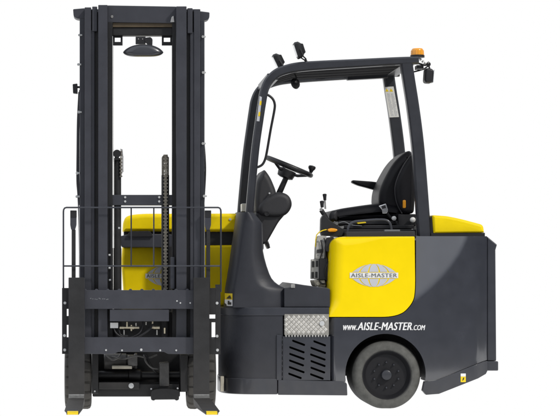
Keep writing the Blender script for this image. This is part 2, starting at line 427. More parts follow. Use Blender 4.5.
# tail section
mb = MB(); mb.prism([(487.2, 236.4), (497.2, 244.6), (495.6, 250), (496.4, 361), (487.2, 361)], 0.10, 1.0)
tail = mb.build('tail_panel', 'grey', root, 0.007, 3)
mb = MB(); mb.box(486.6, 361.3, 498.4, 370.8, 0.085, 1.02); mb.build('bumper', 'grey', tail, 0.006)
# rear yellow cover
mb = MB(); mb.pillow(rpoly([(432.4, 215, 2), (447, 216, 3), (461, 218.8, 6), (483.4, 224.8, 3), (484.6, 232.6, 0.6), (433.8, 233.6, 0.6)], 4), 0.02, 0.09, 1.0)
rc = mb.build('rear_cover', 'yellow2', root, 0)
mb = MB(); mb.box(431, 232.8, 485, 236.4, 0.10, 1.0); mb.build('cover_seal', 'black', rc, 0.002)
mb = MB(); mb.prism([(430.2, 217), (432, 216.5), (433.4, 233.5), (430.8, 233.5)], 0.11, 0.9); mb.build('cover_hinge', 'black', rc, 0.001)

# --- yellow hood under the seat
hp = rpoly([(327.8, 316.9, 2.2), (330.2, 258, 40), (331, 236.6, 15), (414.6, 236.4, 1.2), (415.2, 290, 12), (413, 303, 16), (399, 316.9, 18)], 9)
def hood_depth(x, y):
    xl = 328.0 + 2.6*sst(316, 250, y)
    def roll(d, r): return 0.0 if d >= r else r - math.sqrt(max(0.0, r*r - (r - max(0.0, d))**2))
    a = roll((x - xl)*s(0), 0.082*sst(319, 300, y) + 0.006)
    b = roll((y - 236.5)*s(0), 0.008 + 0.050*sst(392, 345, x))
    c = roll((415.3 - x)*s(0), 0.006); d_ = roll((317.0 - y)*s(0), 0.006)
    return (a**2.4 + b**2.4)**(1/2.4) + c*0.6
bm = bmesh.new(); bm.faces.new([bm.verts.new((x, 0, y)) for x, y in hp])
kx = [328.3 + 0.7*k for k in range(24)] + [345 + 2.6*k for k in range(26)] + [412.4, 413.6, 414.4, 414.9]
ky = [236.7, 237.0, 237.5, 238.0] + [238.6 + 0.7*k for k in range(14)] + [249 + 3.0*k for k in range(22)] + [314.6, 315.6, 316.3, 316.7]
for k in kx: bmesh.ops.bisect_plane(bm, geom=bm.verts[:] + bm.edges[:] + bm.faces[:], plane_co=(k, 0, 0), plane_no=(1, 0, 0))
for k in ky: bmesh.ops.bisect_plane(bm, geom=bm.verts[:] + bm.edges[:] + bm.faces[:], plane_co=(0, 0, k), plane_no=(0, 0, 1))
ext = bmesh.ops.extrude_face_region(bm, geom=bm.faces[:]); nv = set(e for e in ext['geom'] if isinstance(e, bmesh.types.BMVert))
for v in bm.verts:
    x, y = v.co.x, v.co.z; p = Q(x, y, 0.0)
    v.co = Vector((p.x, hood_depth(x, y), p.z)) if v in nv else Vector((p.x, 0.62, p.z))
mb = MB(); mb.bm = bm
hood = mb.build('seat_hood', 'yellow', root, 0, smooth=60)
def emblem(cx, cy, hw, hh, Y, parent, lab):
    mb = MB()
    def hgt(t): return hh * (1 - abs(t)**1.9)**0.78
    bh = hh * 0.235
    for sgn in (-1, 1):   # silver caps above and below the name band, cut by meridians
        cuts = [-0.985, -0.62, -0.235, 0.235, 0.62, 0.985]
        for a, b in zip(cuts, cuts[1:]):
            top, bot = [], []
            n = 10
            for k in range(n + 1):
                f_ = k / n
                # meridians lean towards the pole: position along x shrinks with height
                def mer(c, h): return c * math.sqrt(max(0.0, 1 - (h/(hh*1.02))**2)) if abs(c) < 0.98 else c
                c = a + (b - a) * f_
                g = 0.030
                cc = min(max(c, a + g), b - g)
                # bottom edge at band
                bot.append((cx + hw*mer(cc, bh), cy + sgn*(bh + hh*0.06)))
                # climb the meridian until it meets the lens outline
                h = hh
                for _ in range(40):
                    xx = mer(cc, h)
                    if h <= hgt(xx): break
                    h -= hh/40
                h = max(h, bh + hh*0.06)
                top.append((cx + hw*mer(cc, h), cy + sgn*h))
            rows_ = []
            for q in range(6):
                rr_ = []
                for k in range(n + 1):
                    f_ = k/n; c = a + (b-a)*f_; cc = min(max(c, a+0.030), b-0.030)
                    y_b = abs(bot[k][1] - cy); y_t = abs(top[k][1] - cy); hcur = y_b + (y_t - y_b)*q/5
                    xm = cc*math.sqrt(max(0.0, 1 - (hcur/(hh*1.02))**2)) if abs(cc) < 0.96 else cc
                    rr_.append(Q(cx + hw*xm, cy + sgn*hcur, Y))
                rows_.append([mb.bm.verts.new(p) for p in rr_])
            for r0, r1 in zip(rows_, rows_[1:]):
                for k in range(n): mb.face([r0[k], r0[k+1], r1[k+1], r1[k]])
    mb.mi = 1; mb.box(cx - hw, cy - bh, cx + hw, cy + bh, Y - 0.0006, Y + 0.0006)
    bmesh.ops.remove_doubles(mb.bm, verts=mb.bm.verts[:], dist=1e-6)
    e = mb.build('emblem', ['silver', 'band'], parent, label=lab)
    mb = MB(); text_into(mb, 'AISLE-MASTER', cx - hw*0.95, cy - bh*0.72, cx + hw*0.95, cy + bh*0.72, Y - 0.0015, bold=0.16, spacing=1.1)
    mb.build('lettering', 'ink', e)
emblem(374, 275.4, 24.2, 11.6, -0.0022, hood, 'silver globe emblem reading AISLE-MASTER')
# web address
mb = MB(); Yt = -0.0022
text_into(mb, 'www.', 343.2, 325.3, 356.6, 330.2, Yt, shear=0.28, bold=0.16)
text_into(mb, 'AISLE-MASTER', 357.4, 322.4, 411.6, 330.2, Yt, shear=0.28, bold=0.26, spacing=1.06)
text_into(mb, '.COM', 412.4, 325.1, 425.2, 330.2, Yt, shear=0.28, bold=0.16)
mb.build('lettering', 'white', body, label='white italic web address www.AISLE-MASTER.com')

# --- rear wheel
wc = Q(386.7, 375.4, 0.02); RW = R(34.3)
wc.z = RW - 0.003
mb = MB()
mb.lathe(wc, (0, 1, 0), [(0.03, RW*0.10), (0.03, RW*0.60), (0.012, RW*0.655), (0.0, RW*0.69), (0.0, RW*0.715), (0.012, RW*0.715), (0.16, RW*0.715)], 72)
rw = mb.build('rear_wheel', 'rim', root, 0, smooth=40)
mb = MB(); mb.lathe(wc, (0, 1, 0), [(0.05, RW*0.705), (0.004, RW*0.705), (-0.001, RW*0.72), (-0.008, RW*0.745), (-0.009, RW*0.80), (-0.008, RW*0.87), (0.002, RW*0.945), (0.014, RW*0.985), (0.03, RW)], 96)
mb.mi = 1
mb.lathe(wc, (0, 1, 0), [(0.03, RW), (0.20, RW*1.002), (0.36, RW), (0.385, RW*0.97), (0.39, RW*0.7)], 96)
for v in mb.bm.verts:
    if v.co.z < 0.002: v.co.z = 0.002
mb.build('tyre', ['tyre', 'tread'], rw, 0, smooth=40)
mb = MB(); mb.lathe(wc, (0, 1, 0), [(-0.006, 0.0001), (-0.006, RW*0.115), (-0.002, RW*0.14), (0.010, RW*0.155), (0.031, RW*0.165)], 40); mb.build('hub', 'guard', rw, 0)
mb = MB(); p = wc + Vector((RW*0.37, 0.018, 0)); mb.lathe(p, (0, 1, 0), [(-0.002, 0.0001), (-0.002, 0.0052), (0.004, 0.0068), (0.016, 0.0075)], 12)
b0 = None
for k in range(10):
    a = math.radians(18 + 36*k); pos = wc + Vector((math.cos(a)*RW*0.37, 0.022, math.sin(a)*RW*0.37))
    if b0 is None:
        b0 = mb.build('wheel_bolt', 'guard', rw, 0); b0.location = pos - WLOC[rw]
    else: dup(b0, rw, pos)

# --- overhead guard
def sweep(mb, path, Y0, Y1, ref=None):
    """path: (px, py, half width) centreline; rectangular section Y0..Y1 with softened corners"""
    ref = Y0 if ref is None else ref
    P = bez(path, 6); rings = []
    c = min(0.012, (Y1-Y0)*0.25)
    for i, p in enumerate(P):
        a = P[max(0, i-1)]; b = P[min(len(P)-1, i+1)]; t = Vector((b.x-a.x, b.y-a.y)).normalized(); n = Vector((-t.y, t.x)); h = p.z
        hp_ = h - 1.6
        ring = []
        for off, Y in ((-hp_, Y0), (hp_, Y0), (h, Y0+c), (h, Y1-c), (hp_, Y1), (-hp_, Y1), (-h, Y1-c), (-h, Y0+c)):
            w = Q(p.x + n.x*off, p.y + n.y*off, ref); ring.append(Vector((w.x, Y, w.z)))
        rings.append(ring)
    mb.loft(rings); return mb
YN0, YN1, YF0, YF1 = 0.10, 0.165, 1.0, 1.065
Apath = [(249.6, 216, 3.9), (251.2, 195, 3.9), (255.5, 150, 3.9), (259.6, 120, 4), (262.3, 102, 4.1), (264.6, 90, 4.2), (269.0, 80.5, 4.4), (277, 73.0, 4.6), (288, 68.8, 4.7), (300, 66.6, 4.8), (320, 65.0, 4.6), (360, 62.8, 4.2), (400, 60.6, 3.9), (419, 60, 3.7)]
mb = MB(); sweep(mb, Apath, YN0, YN1)
guard = mb.build('overhead_guard', 'guard', root, 0, smooth=30)
Fpath = [(x + (1.0 if i < 5 else 0), y, h + (1.2 if i < 5 else 0.3)) for i, (x, y, h) in enumerate(Apath)]
mb = MB(); sweep(mb, Fpath, YF0, YF1, ref=YN0); mb.build('side_rail', 'guard', guard, 0, smooth=30)
Bpath = [(406.8, 62, 6), (409.4, 80, 6), (412.6, 100, 6), (416, 125, 6.1), (418.8, 150, 6.1), (421.5, 185, 6.3), (425, 236, 6.6)]
mb = MB(); sweep(mb, Bpath, YN0 + 0.004, YN1 + 0.02); mb.build('rear_pillar', 'guard', guard, 0, smooth=30)
mb = MB(); sweep(mb, Bpath, YF0 - 0.02, YF1 - 0.004, ref=YN0 + 0.004); fp = mb.build('rear_pillar', 'guard', guard, 0, smooth=30)
def rp(px, py, Y):     # a point of the near guard plane carried straight back to depth Y
    w = Q(px, py, YN0); return Vector((w.x, Y, w.z))
def cross(mb, px0, py0, px1, py1, Y0=0.16, Y1=1.01):
    a = [rp(px0, py1, Y0), rp(px1, py1, Y0), rp(px1, py0, Y0), rp(px0, py0, Y0)]
    mb.loft([a, [Vector((p.x, Y1, p.z)) for p in a]])
for x0, y0, x1, y1 in ((268, 72.5, 279, 79), (300, 64, 308, 68), (333, 62.4, 340, 66), (404, 58.5, 416, 64)):
    mb = MB(); cross(mb, x0, y0, x1, y1); mb.build('cross_member', 'guard', guard, 0.004)
bar0 = None
for k in range(4):
    Yb = 0.25 + k*0.2
    mb = MB(); a = []
    rings = []
    for px_, py_ in ((276, 74), (300, 67), (340, 65), (380, 62.7), (410, 61)):
        c = rp(px_, py_, Yb); rings.append([c + Vector((0, -0.08, -0.013)), c + Vector((0, 0.08, -0.013)), c + Vector((0, 0.08, 0.012)), c + Vector((0, -0.08, 0.012))])
    mb.loft(rings)
    mb.build('roof_bar', 'roofdark', guard, 0.003)
# reinforcing box on far side of roof
mb = MB(); a = [rp(362, 69, 0.93), rp(405, 66.6, 0.93), rp(405, 59.8, 0.93), rp(362, 62, 0.93)]
mb.loft([a, [Vector((p.x, 0.995, p.z)) for p in a]]); mb.build('roof_gusset', 'guard', guard, 0.004)
# stickers on pillars
mb = MB()
pp = [(256.6, 121), (259.4, 121.4), (261.9, 97), (259.6, 96)]
mb.prism(pp, YN0 - 0.0015, YN0 + 0.001)
mb.mi = 1
for yy in (101, 112): mb.prism([(258.2 + (112-yy)*0.11, yy + 4), (260 + (112-yy)*0.11, yy + 4.2), (260.4 + (112-yy)*0.11, yy), (258.8 + (112-yy)*0.11, yy - 0.2)], YN0 - 0.003, YN0)
mb.build('sticker', ['silver', 'stick'], guard, label='narrow grey sticker with yellow symbols on front pillar')
mb = MB(); Yl = YF0 - 0.0225
def fl(px, py): return (px, py)
lab = [(384.4, 87), (393.6, 86.4), (399.0, 117), (389.6, 117.4)]
mb.prism(lab, Yl, Yl + 0.002)
mb.mi = 1
for dx in (0, 4.3): mb.prism([(385.4 + dx, 91.6), (388.8 + dx, 91.4), (386.6 + dx, 88.4)], Yl - 0.0012, Yl)
mb.mi = 2
for k in range(17):
    y = 93.6 + k*1.35; x = 385.9 + (y - 87)*0.172
    for a, b in ((0.3, 0.3 + random.uniform(2, 3.4)), (4.2, 4.2 + random.uniform(2, 3.6))): mb.prism([(x + a, y), (x + b, y), (x + b, y + 0.5), (x + a, y + 0.5)], Yl - 0.0012, Yl)
mb.build('instruction_label', ['band', 'stick', 'silver'], fp, label='white instruction label with two yellow triangles')
mb = MB(); mb.box(241.8, 203.6, 246.6, 211.5, YF0 - 0.15, YF0); mb.build('pillar_foot', 'band', guard, 0.003, label='pale foot of the far front pillar')
mb = MB(); mb.wbox(Q(236, 250, YF0 - 0.1), Q(262, 212.6, YF1)); mb.build('pillar_base', 'cowl', guard, 0.01)
# grab handle
hpts = bez([(263, 93.4), (268, 95), (272.5, 98.6), (274.6, 103.5), (274.4, 110), (270.6, 130), (267.2, 150), (265.2, 159), (262.6, 164.2), (259, 166.6), (255.6, 167.6)], 5)
mb = MB(); mb.tube([Q(p.x, p.y, 0.13) for p in hpts], R(1.25), 12); mb.build('grab_handle', 'black', guard, 0)
# work lights
def worklight(top, ang, Y, sx=1.0):
    """lamp head leaning forward, on a small fork bracket"""
    c = rp(*top, Y); m_ = Matrix.Rotation(math.radians(ang), 3, 'Y')
    def w(x, y, z): return c + m_ @ Vector((x*sx, y*sx, z*sx))
    mb = MB()
    rings = []
    for x, hw, hz in ((-0.020, 0.050, 0.048), (-0.012, 0.054, 0.053), (0.008, 0.052, 0.051), (0.024, 0.036, 0.036), (0.028, 0.03, 0.03)):
        rings.append([w(x, sy*hw*cy_, sz*hz*cz_) for sy, sz, cy_, cz_ in ((-1,-1,1,.75),(-1,-1,.75,1),(1,-1,.75,1),(1,-1,1,.75),(1,1,1,.75),(1,1,.75,1),(-1,1,.75,1),(-1,1,1,.75))])
    mb.loft(rings)
    for k in range(4): mb.loft([[w(0.024, -0.034 + k*0.021, -0.034), w(0.036, -0.034 + k*0.021, -0.028), w(0.036, -0.034 + k*0.021, 0.028), w(0.024, -0.034 + k*0.021, 0.034)], [w(0.024, -0.029 + k*0.021, -0.034), w(0.036, -0.029 + k*0.021, -0.028), w(0.036, -0.029 + k*0.021, 0.028), w(0.024, -0.029 + k*0.021, 0.034)]])
    o = mb.build('work_light', 'black', root, 0.002)
    mb = MB(); mb.loft([[w(-0.0205, -0.042, -0.040), w(-0.0205, 0.042, -0.040), w(-0.0205, 0.042, 0.040), w(-0.0205, -0.042, 0.040)], [w(-0.0225, -0.040, -0.038), w(-0.0225, 0.040, -0.038), w(-0.0225, 0.040, 0.038), w(-0.0225, -0.040, 0.038)]])
    mb.build('lens', 'lens', o, 0.001)
    mb = MB(); pth = [w(0.006, -0.06, 0), w(0.010, -0.06, -0.05), w(0.022, -0.045, -0.068), w(0.022, 0.045, -0.068), w(0.010, 0.06, -0.05), w(0.006, 0.06, 0)]
    mb.tube(pth, 0.0045*sx, 8); mb.cyl(w(0.022, 0, -0.066), w(0.022, 0, -0.066) + Vector((0.012, 0, -0.028)), 0.009*sx, 12)
    q = w(0.022, 0, -0.066) + Vector((0.012, 0, -0.028)); mb.wbox(q + Vector((-0.03, -0.022, -0.012)), q + Vector((0.045, 0.022, 0.004)))
    mb.build('bracket', 'chrome' if False else 'dark', o, 0)
    return o
worklight((299.3, 49.2), -18, 0.16)
worklight((289.0, 48.0), -26, 1.0)
# beacon
bc = Q(417.4, 57.2, 0.2); mb = MB()
mb.lathe(bc, (0, 0, 1), [(-0.002, 0.0001), (-0.002, 0.045), (0.012, 0.045), (0.014, 0.041)], 32); mb.mi = 1
mb.lathe(bc, (0, 0, 1), [(0.013, 0.0405), (0.040, 0.039), (0.050, 0.036), (0.055, 0.030), (0.056, 0.0001)], 32)
for k in range(16):
    a = 2*math.pi*k/16; d = Vector((math.cos(a), math.sin(a), 0)); mb.cyl(bc + d*0.0395 + Vector((0, 0, 0.014)), bc + d*0.038 + Vector((0, 0, 0.042)), 0.0028, 6)
bea = mb.build('beacon', ['black', 'amber'], root, 0, label='amber warning beacon')
# rear work light and its arm
c = Q(428.9, 76, 0.22); mb = MB()
mb.pillow(rpoly([(425.6, 67.5, 3), (433.8, 68.6, 3), (432.8, 83.0, 3), (424.6, 82.4, 3)], 4), 0.015, 0.17, 0.27, back=0.015, seg=4)
o = mb.build('rear_work_light', 'black', root, 0)
mb = MB(); mb.prism([(433.9, 69.6), (434.5, 69.8), (433.5, 82.4), (432.9, 82.2)], 0.18, 0.26); mb.build('lens', 'lens', o, 0.001)
mb = MB(); mb.tube([Q(x, y, 0.22) for x, y in ((412, 62.5), (419, 63.5), (425, 65.2), (428.4, 64.4), (429.6, 68.5))], 0.006, 10)
mb.tube([Q(x, y, 0.30) for x, y in ((413, 72), (419, 70.5), (424, 69), (428, 66))], 0.005, 8)
mb.cyl(Q(428.4, 64.2, 0.19), Q(428.4, 64.2, 0.25), 0.015, 14)
mb.wbox(Q(417, 68.6, 0.2), Q(421.4, 66.4, 0.3)); mb.build('bracket', 'black', o, 0)
mb = MB()
for x, y in ((420.3, 59.6), (422.5, 61.6), (424.6, 63.4), (428.4, 62.4)): mb.cyl(Q(x, y, 0.17), Q(x, y, 0.2), R(1.1), 10)
mb.tube([Q(x, y, 0.185) for x, y in ((416, 57.4), (420, 58.4), (424.4, 60.4), (426.2, 64))], 0.0035, 8)
mb.build('connector', 'steel', o, 0)
# round interior mirror under the roof
cm = Q(295.2, 83.6, 0.42); mb = MB()
ax = Vector((0.62, -0.74, 0.22)).normalized()
mb.lathe(cm, ax, [(-0.006, 0.0001), (-0.006, 0.033), (0.0, 0.036), (0.010, 0.032), (0.018, 0.016), (0.019, 0.0001)], 32)
o = mb.build('rear_view_mirror', 'black', root, 0)
mb = MB(); mb.tube([cm + Vector((0.01, 0, 0.01)), cm + Vector((0.004, 0.0, 0.045)), cm + Vector((-0.012, 0, 0.075))], 0.006, 8); mb.cyl(cm + Vector((-0.03, 0, 0.07)), cm + Vector((0.012, 0, 0.075)), 0.008, 10); mb.build('bracket', 'black', o, 0)

# --- steering console
mb = MB()
mb.pillow(rpoly([(257, 180, 3), (264.4, 168.6, 3), (270.6, 176.8, 6), (276, 190, 4), (279.5, 206, 6), (271, 214, 6), (256, 214, 4), (254.8, 198, 8)], 4), 0.035, 0.30, 0.80, back=0.035, seg=6)
con = mb.build('steering_console', 'console', root, 0, smooth=50)
mb = MB(); mb.pillow(rpoly([(257.5, 206, 4), (263, 198.6, 5), (272, 193.6, 6), (280, 191.4, 8), (289.4, 194.6, 8), (293, 203.6, 9), (290, 211.4, 6), (284, 216.4, 6), (272, 217.4, 6), (259, 215, 5)], 5), 0.035, 0.285, 0.83, back=0.035, seg=7)
mb.build('console_lobe', 'console', con, 0, smooth=50)
mb = MB(); mb.pillow(rpoly([(256, 208, 3), (288, 209, 4), (286, 213.6, 4), (279, 221.5, 4), (270.8, 236, 3), (266.5, 243.5, 2), (256, 246, 2)], 4), 0.02, 0.32, 0.78, back=0.02, seg=4)
lp = mb.build('console_leg', 'console', con, 0, smooth=50)
mb = MB(); mb.lathe(Q(266.8, 213.6, 0.286), (0, -1, 0), [(-0.004, 0.016), (0.004, 0.0155), (0.004, 0.011), (0.0, 0.010), (0.0, 0.0001)], 20); mb.build('key_switch', 'black', con, 0)
mb = MB(); mb.cyl(Q(269.5, 193.2, 0.268), Q(269.5, 193.2, 0.31), R(0.9), 10); mb.build('screw', 'zinc', con, 0)
mb = MB(); mb.tube([Q(x, y, 0.5) for x, y in ((264, 238), (267, 242), (268.5, 246))], 0.01, 8); mb.prism([(265.6, 244), (268.2, 242.6), (270.4, 247.6), (268, 249)], 0.44, 0.56); mb.build('pedal', 'black', con, 0.002)
mb = MB(); mb.cyl(Q(277.5, 197, 0.56), Q(286.4, 177, 0.56), R(3.1, .56), 20, R(2.7, .56)); mb.build('steering_column', 'black', con, 0)
# steering wheel
def SW(u, v, w):
    e1 = Vector((0.925, 0, -0.379)); e2 = Vector((0, 1, 0)); e3 = Vector((0.379, 0, 0.925)); t = math.radians(4)
    c = Q(289.2, 166.6, 0.56); m_ = Matrix.Rotation(math.radians(3.2), 3, 'X')
    return c + m_ @ (e1*u + e2*v + e3*w)
RS = R(23.2, 0.56)
mb = MB(); mb.tube([SW(math.cos(a)*RS, math.sin(a)*RS, 0) for a in [2*math.pi*k/56 for k in range(56)]], 0.0158, 12, closed=True)
sw = mb.build('steering_wheel', 'black', root, 0)
mb = MB(); mb.lathe(SW(0, 0, -0.045), Vector((0.379, 0, 0.925)), [(-0.035, 0.0001), (-0.035, 0.034), (-0.028, 0.052), (0.010, 0.060), (0.022, 0.056), (0.026, 0.0001)], 28)
mb.build('hub', 'black', sw, 0)
for a in (100, 220, 340):
    a = math.radians(a); mb = MB(); mb.tube([SW(math.cos(a)*r_*RS, math.sin(a)*r_*RS, z_) for r_, z_ in ((0.2, -0.04), (0.5, -0.035), (0.85, -0.012), (1.0, 0))], 0.0095, 8); mb.build('spoke', 'black', sw, 0)
mb = MB(); kb = SW(RS*0.97, -0.03, 0.0); mb.tube([kb, kb + Vector((0.003, 0, 0.03))], 0.0085, 10)
mb.lathe(kb + Vector((0.005, 0, 0.028)), (0.25, 0, 1), [(-0.01, 0.010), (0.004, 0.015), (0.014, 0.0225), (0.026, 0.0245), (0.033, 0.019), (0.036, 0.0001)], 20); mb.build('spinner_knob', 'black', sw, 0)

# --- seat
def seatY(): return 0.34, 0.84
mb = MB(); mb.pillow(rpoly([(329.5, 217, 4), (331, 211.4, 5), (340, 208.6, 8), (364, 205, 8), (384, 202.6, 6), (404, 206, 6), (404, 221, 4), (366, 221, 4), (331, 221.6, 3)], 5), 0.055, 0.33, 0.85, back=0.055, seg=7)
seat = mb.build('seat', 'vinyl', root, 0, smooth=60)
mb = MB(); mb.pillow(rpoly([(329, 217.4, 3), (330.6, 211.2, 4), (336, 209.6, 4), (338.6, 213, 5), (337.6, 221.4, 3), (330, 221.6, 3)], 4), 0.03, 0.315, 0.865, back=0.03, seg=5)
mb.build('cushion_end', 'console', seat, 0, smooth=60)
mb = MB(); mb.pillow(rpoly([(379, 205, 5), (379.4, 191, 9), (385, 177.6, 12), (395, 160.4, 12), (407.6, 150.2, 8), (413, 151, 5), (413.6, 175, 8), (411, 205, 8), (404, 219, 6), (392, 219, 8)], 6), 0.05, 0.36, 0.82, back=0.05, seg=7)
br = mb.build('backrest', 'vinyl', seat, 0, smooth=60)
mb = MB(); mb.pillow(rpoly([(410.8, 154.6, 3), (403, 166, 12), (397, 179, 10), (394.6, 190, 10), (396.4, 203, 10), (402, 214, 6), (414.4, 213.6, 4), (416, 190, 8), (415, 156, 3)], 6), 0.03, 0.30, 0.50, seg=7)
mb.build('bolster', 'vinyl', seat, 0, smooth=60)
mb = MB(); mb.tube([Q(p.x, p.y, 0.318) for p in bez([(410.6, 155.2), (403, 166.6), (397.2, 179.2), (395, 190), (396.8, 203), (402, 213.4)], 5)], 0.0045, 8); mb.build('bolster_highlight', 'console', seat, 0)  # paler tube draws the highlight along the bolster edge
mb = MB(); mb.pillow(rpoly([(351.6, 182.4, 1.5), (352.4, 180, 1.5), (372, 181.4, 3), (384, 183, 2), (384, 191, 2), (377, 190.6, 4), (366, 187.4, 5), (358, 185.4, 3)], 4), 0.012, 0.80, 0.875, back=0.012, seg=4)
mb.build('armrest', 'vinyl', seat, 0, smooth=60)
mb = MB(); mb.pillow(rpoly([(402.9, 200, 1.2), (405.9, 200, 1.2), (405.9, 208.2, 1.2), (402.9, 208.2, 1.2)], 4), 0.005, 0.285, 0.31, seg=3); mb.build('recline_lever', 'amber', seat, 0, label='orange recline lever')
mb = MB()
mb.pillow(rpoly([(378.6, 206, 1), (386, 203.4, 1), (388.4, 210.6, 1), (386.6, 213.6, 1), (382.4, 213.8, 1), (381.8, 209.6, 1)], 3), 0.004, 0.292, 0.312, seg=2)
mb.mi = 1; mb.prism([(381.4, 206.2), (385.2, 205.2), (386.2, 208), (382.4, 209)], 0.288, 0.293)
mb.build('seat_belt_buckle', ['chrome', 'black'], seat, 0, label='silver seat belt buckle')
mb = MB(); mb.tube([Q(x, y, 0.30) for x, y in ((386.6, 212), (390, 217), (394, 219), (398, 226))], 0.008, 6); mb.build('seat_belt', 'black', seat, 0)
for x, y, r_ in ((394.2, 218.3, 2.3), (413, 219.8, 2.7)):
    mb = MB(); mb.lathe(Q(x, y, 0.27), (0, 1, 0), [(-0.004, 0.0001), (-0.003, R(r_)*0.6), (0.002, R(r_)), (0.03, R(r_))], 18); mb.build('pivot_cap', 'band', seat, 0, label='pale round pivot cap')
mb = MB(); mb.box(338, 220.6, 416, 224.6, 0.33, 0.84); mb.box(344, 225, 414, 229, 0.28, 0.88); mb.box(341, 229.2, 416, 236, 0.2, 0.9); mb.box(398, 214, 416, 226, 0.32, 0.8)
sb = mb.build('seat_base', 'black', root, 0.006)
mb = MB(); mb.prism(rpoly([(356.6, 222.4, .5), (365.4, 221.6, .5), (366.4, 223, .5), (358, 224, .5)], 2), 0.255, 0.285); mb.build('adjuster', 'stick', sb, 0.002, label='yellow seat adjuster')
mb = MB(); mb.tube([Q(p.x, p.y, 0.26) for p in bez([(334, 221.6), (338, 223.2), (344, 221.8), (352, 225), (362, 226)], 4)], 0.0028, 8); mb.build('adjuster_wire', 'ink', sb, 0)
mb = MB(); mb.prism(rpoly([(346, 231.6, 2), (415, 231.0, 1), (415.4, 237.2, 1), (346.4, 237.4, 2)], 3), 0.05, 0.3); mb.build('hood_seal', 'console', sb, 0.006)
mb = MB(); mb.tube([Q(p.x, p.y, 0.07) for p in bez([(347.6, 234), (348, 229), (350, 224.6), (354, 222), (360, 221), (375, 219.8), (384, 219.8), (388.4, 221.4), (390.6, 225), (391.6, 230), (391.8, 234)], 5)], R(1.25), 12); mb.build('grab_rail', 'grey', root, 0)
mb = MB(); mb.box(384.5, 229.6, 400, 231.6, 0.06, 0.1); mb.build('latch', 'ink', root, 0.002, label='grey seat latch')

# --- control levers and electrics
mb = MB(); mb.prism(rpoly([(320.8, 233, 1), (321.2, 218, 2), (324, 214, 1), (330, 221, 2), (336, 224, 2), (344, 230, 1), (342, 236, 1), (322, 236, 1)], 3), 0.16, 0.24)
lev = mb.build('lever_stand', 'black', root, 0.006)
mb = MB(); mb.tube([Q(325.4, 209, 0.36), Q(324.8, 199, 0.36)], 0.0055, 8); mb.mi = 1; mb.lathe(Q(324.9, 200.4, 0.36), (-0.05, 0, 1), [(0, 0.0001), (0, 0.009), (0.02, 0.0105), (0.038, 0.0135), (0.042, 0.009), (0.043, 0.0001)], 16); mb.build('control_lever', ['steel', 'black'], lev, 0)
mb = MB(); mb.tube([Q(321.2, 210, 0.24), Q(325, 216, 0.24), Q(329, 224, 0.26)], 0.015, 10); mb.mi = 1; mb.cyl(Q(321, 209.5, 0.215), Q(321, 209.5, 0.265), R(1.5), 12); mb.tube([Q(321.2, 209, 0.24), Q(322.2, 206, 0.24)], 0.005, 8)
mb.mi = 0; mb.lathe(Q(322.2, 207.4, 0.24), (-0.05, 0, 1), [(0, 0.0001), (0, 0.010), (0.02, 0.0115), (0.038, 0.014), (0.042, 0.009), (0.043, 0.0001)], 16); mb.build('control_lever', ['black', 'steel'], lev, 0)
mb = MB(); mb.pillow(rpoly([(327, 229.4, 1.4), (331, 228, 1.5), (336, 228.6, 1.5), (338.2, 230, 1.2), (336, 231.8, 1.2), (329, 232, 1.4)], 4), 0.008, 0.13, 0.16, seg=3); mb.build('release_handle', 'amber', lev, 0, label='orange release handle')
mb = MB(); mb.tube([Q(x, y, 0.15) for x, y in ((315.6, 247), (315.7, 240), (316.6, 235), (319.4, 232), (323, 230.4), (326.6, 229.6))], 0.0034, 8); mb.build('yellow_cable', 'stick', root, 0, label='thin yellow cable')
mb = MB(); mb.prism(rpoly([(317, 238, 1.5), (319.4, 235.4, 1), (326.6, 236, 1), (326.2, 247, 1), (325, 248.6, 1), (324.4, 259, 1), (315.6, 259, 1), (316, 248, 1)], 2), 0.14, 0.24)
el = mb.build('electrics_housing', 'panelgrey', root, 0.005)
mb = MB(); mb.prism(rpoly([(326.6, 238, 1.5), (334, 236.6, 1), (333, 250, 1), (327, 252, 1), (325, 249, 1)], 2), 0.10, 0.5); mb.build('rubber_boot', 'black', el, 0.006)
mb = MB(); mb.prism([(311.2, 259.4), (319, 258.8), (319.2, 279.4), (310.8, 279)], 0.15, 0.19); pn = mb.build('socket_panel', 'panelgrey', root, 0.004)
for x, y in ((313.2, 264.2), (317, 263.8), (312.9, 275), (316.4, 274.8)):
    mb = MB(); mb.box(x - 1.15, y - 3, x + 1.15, y + 3, 0.146, 0.152); mb.build('socket', 'inkblack', pn, 0.001)
mb = MB(); mb.box(319.2, 258.4, 330.4, 280, 0.13, 0.5); mb.build('fuse_box', 'console', el, 0.005)
mb = MB(); mb.prism(rpoly([(313.6, 280.4, 1), (325, 280, 1), (326, 286.8, 1), (315.4, 286.6, 1)], 2), 0.14, 0.4); mb.cyl(Q(318, 284, 0.12), Q(318, 284, 0.15), R(2), 12); mb.cyl(Q(323, 283, 0.12), Q(323, 283, 0.15), R(1.6), 12); mb.build('terminal_block', 'beige', el, 0.004)
for pts_ in ([(324, 238, .13), (326, 246, .125), (325.4, 254, .125), (327, 262, .11)], [(321, 240, .13), (322.4, 250, .125), (320.4, 258, .13)], [(328, 262, .12), (325, 272, .11), (327, 281, .12)], [(318.4, 279, .13), (321, 283, .12), (326, 284, .12)]):
    mb = MB(); mb.tube([Q(*q) for q in [tuple(p) for p in bez(pts_, 5)]], 0.0042, 8); mb.build('cable', 'black', el, 0)
for x, y in ((318, 241.4), (323, 241), (318, 255), (322.6, 256)):
    mb = MB(); mb.cyl(Q(x, y, 0.136), Q(x, y, 0.15), R(0.7), 8); mb.build('screw', 'ink', el, 0)
mb = MB(); mb.prism(rpoly([(317, 249.6, .5), (323.4, 249, .5), (323.2, 252.8, .5), (317, 253, .5)], 2), 0.134, 0.15); mb.build('connector', 'console', el, 0.001)
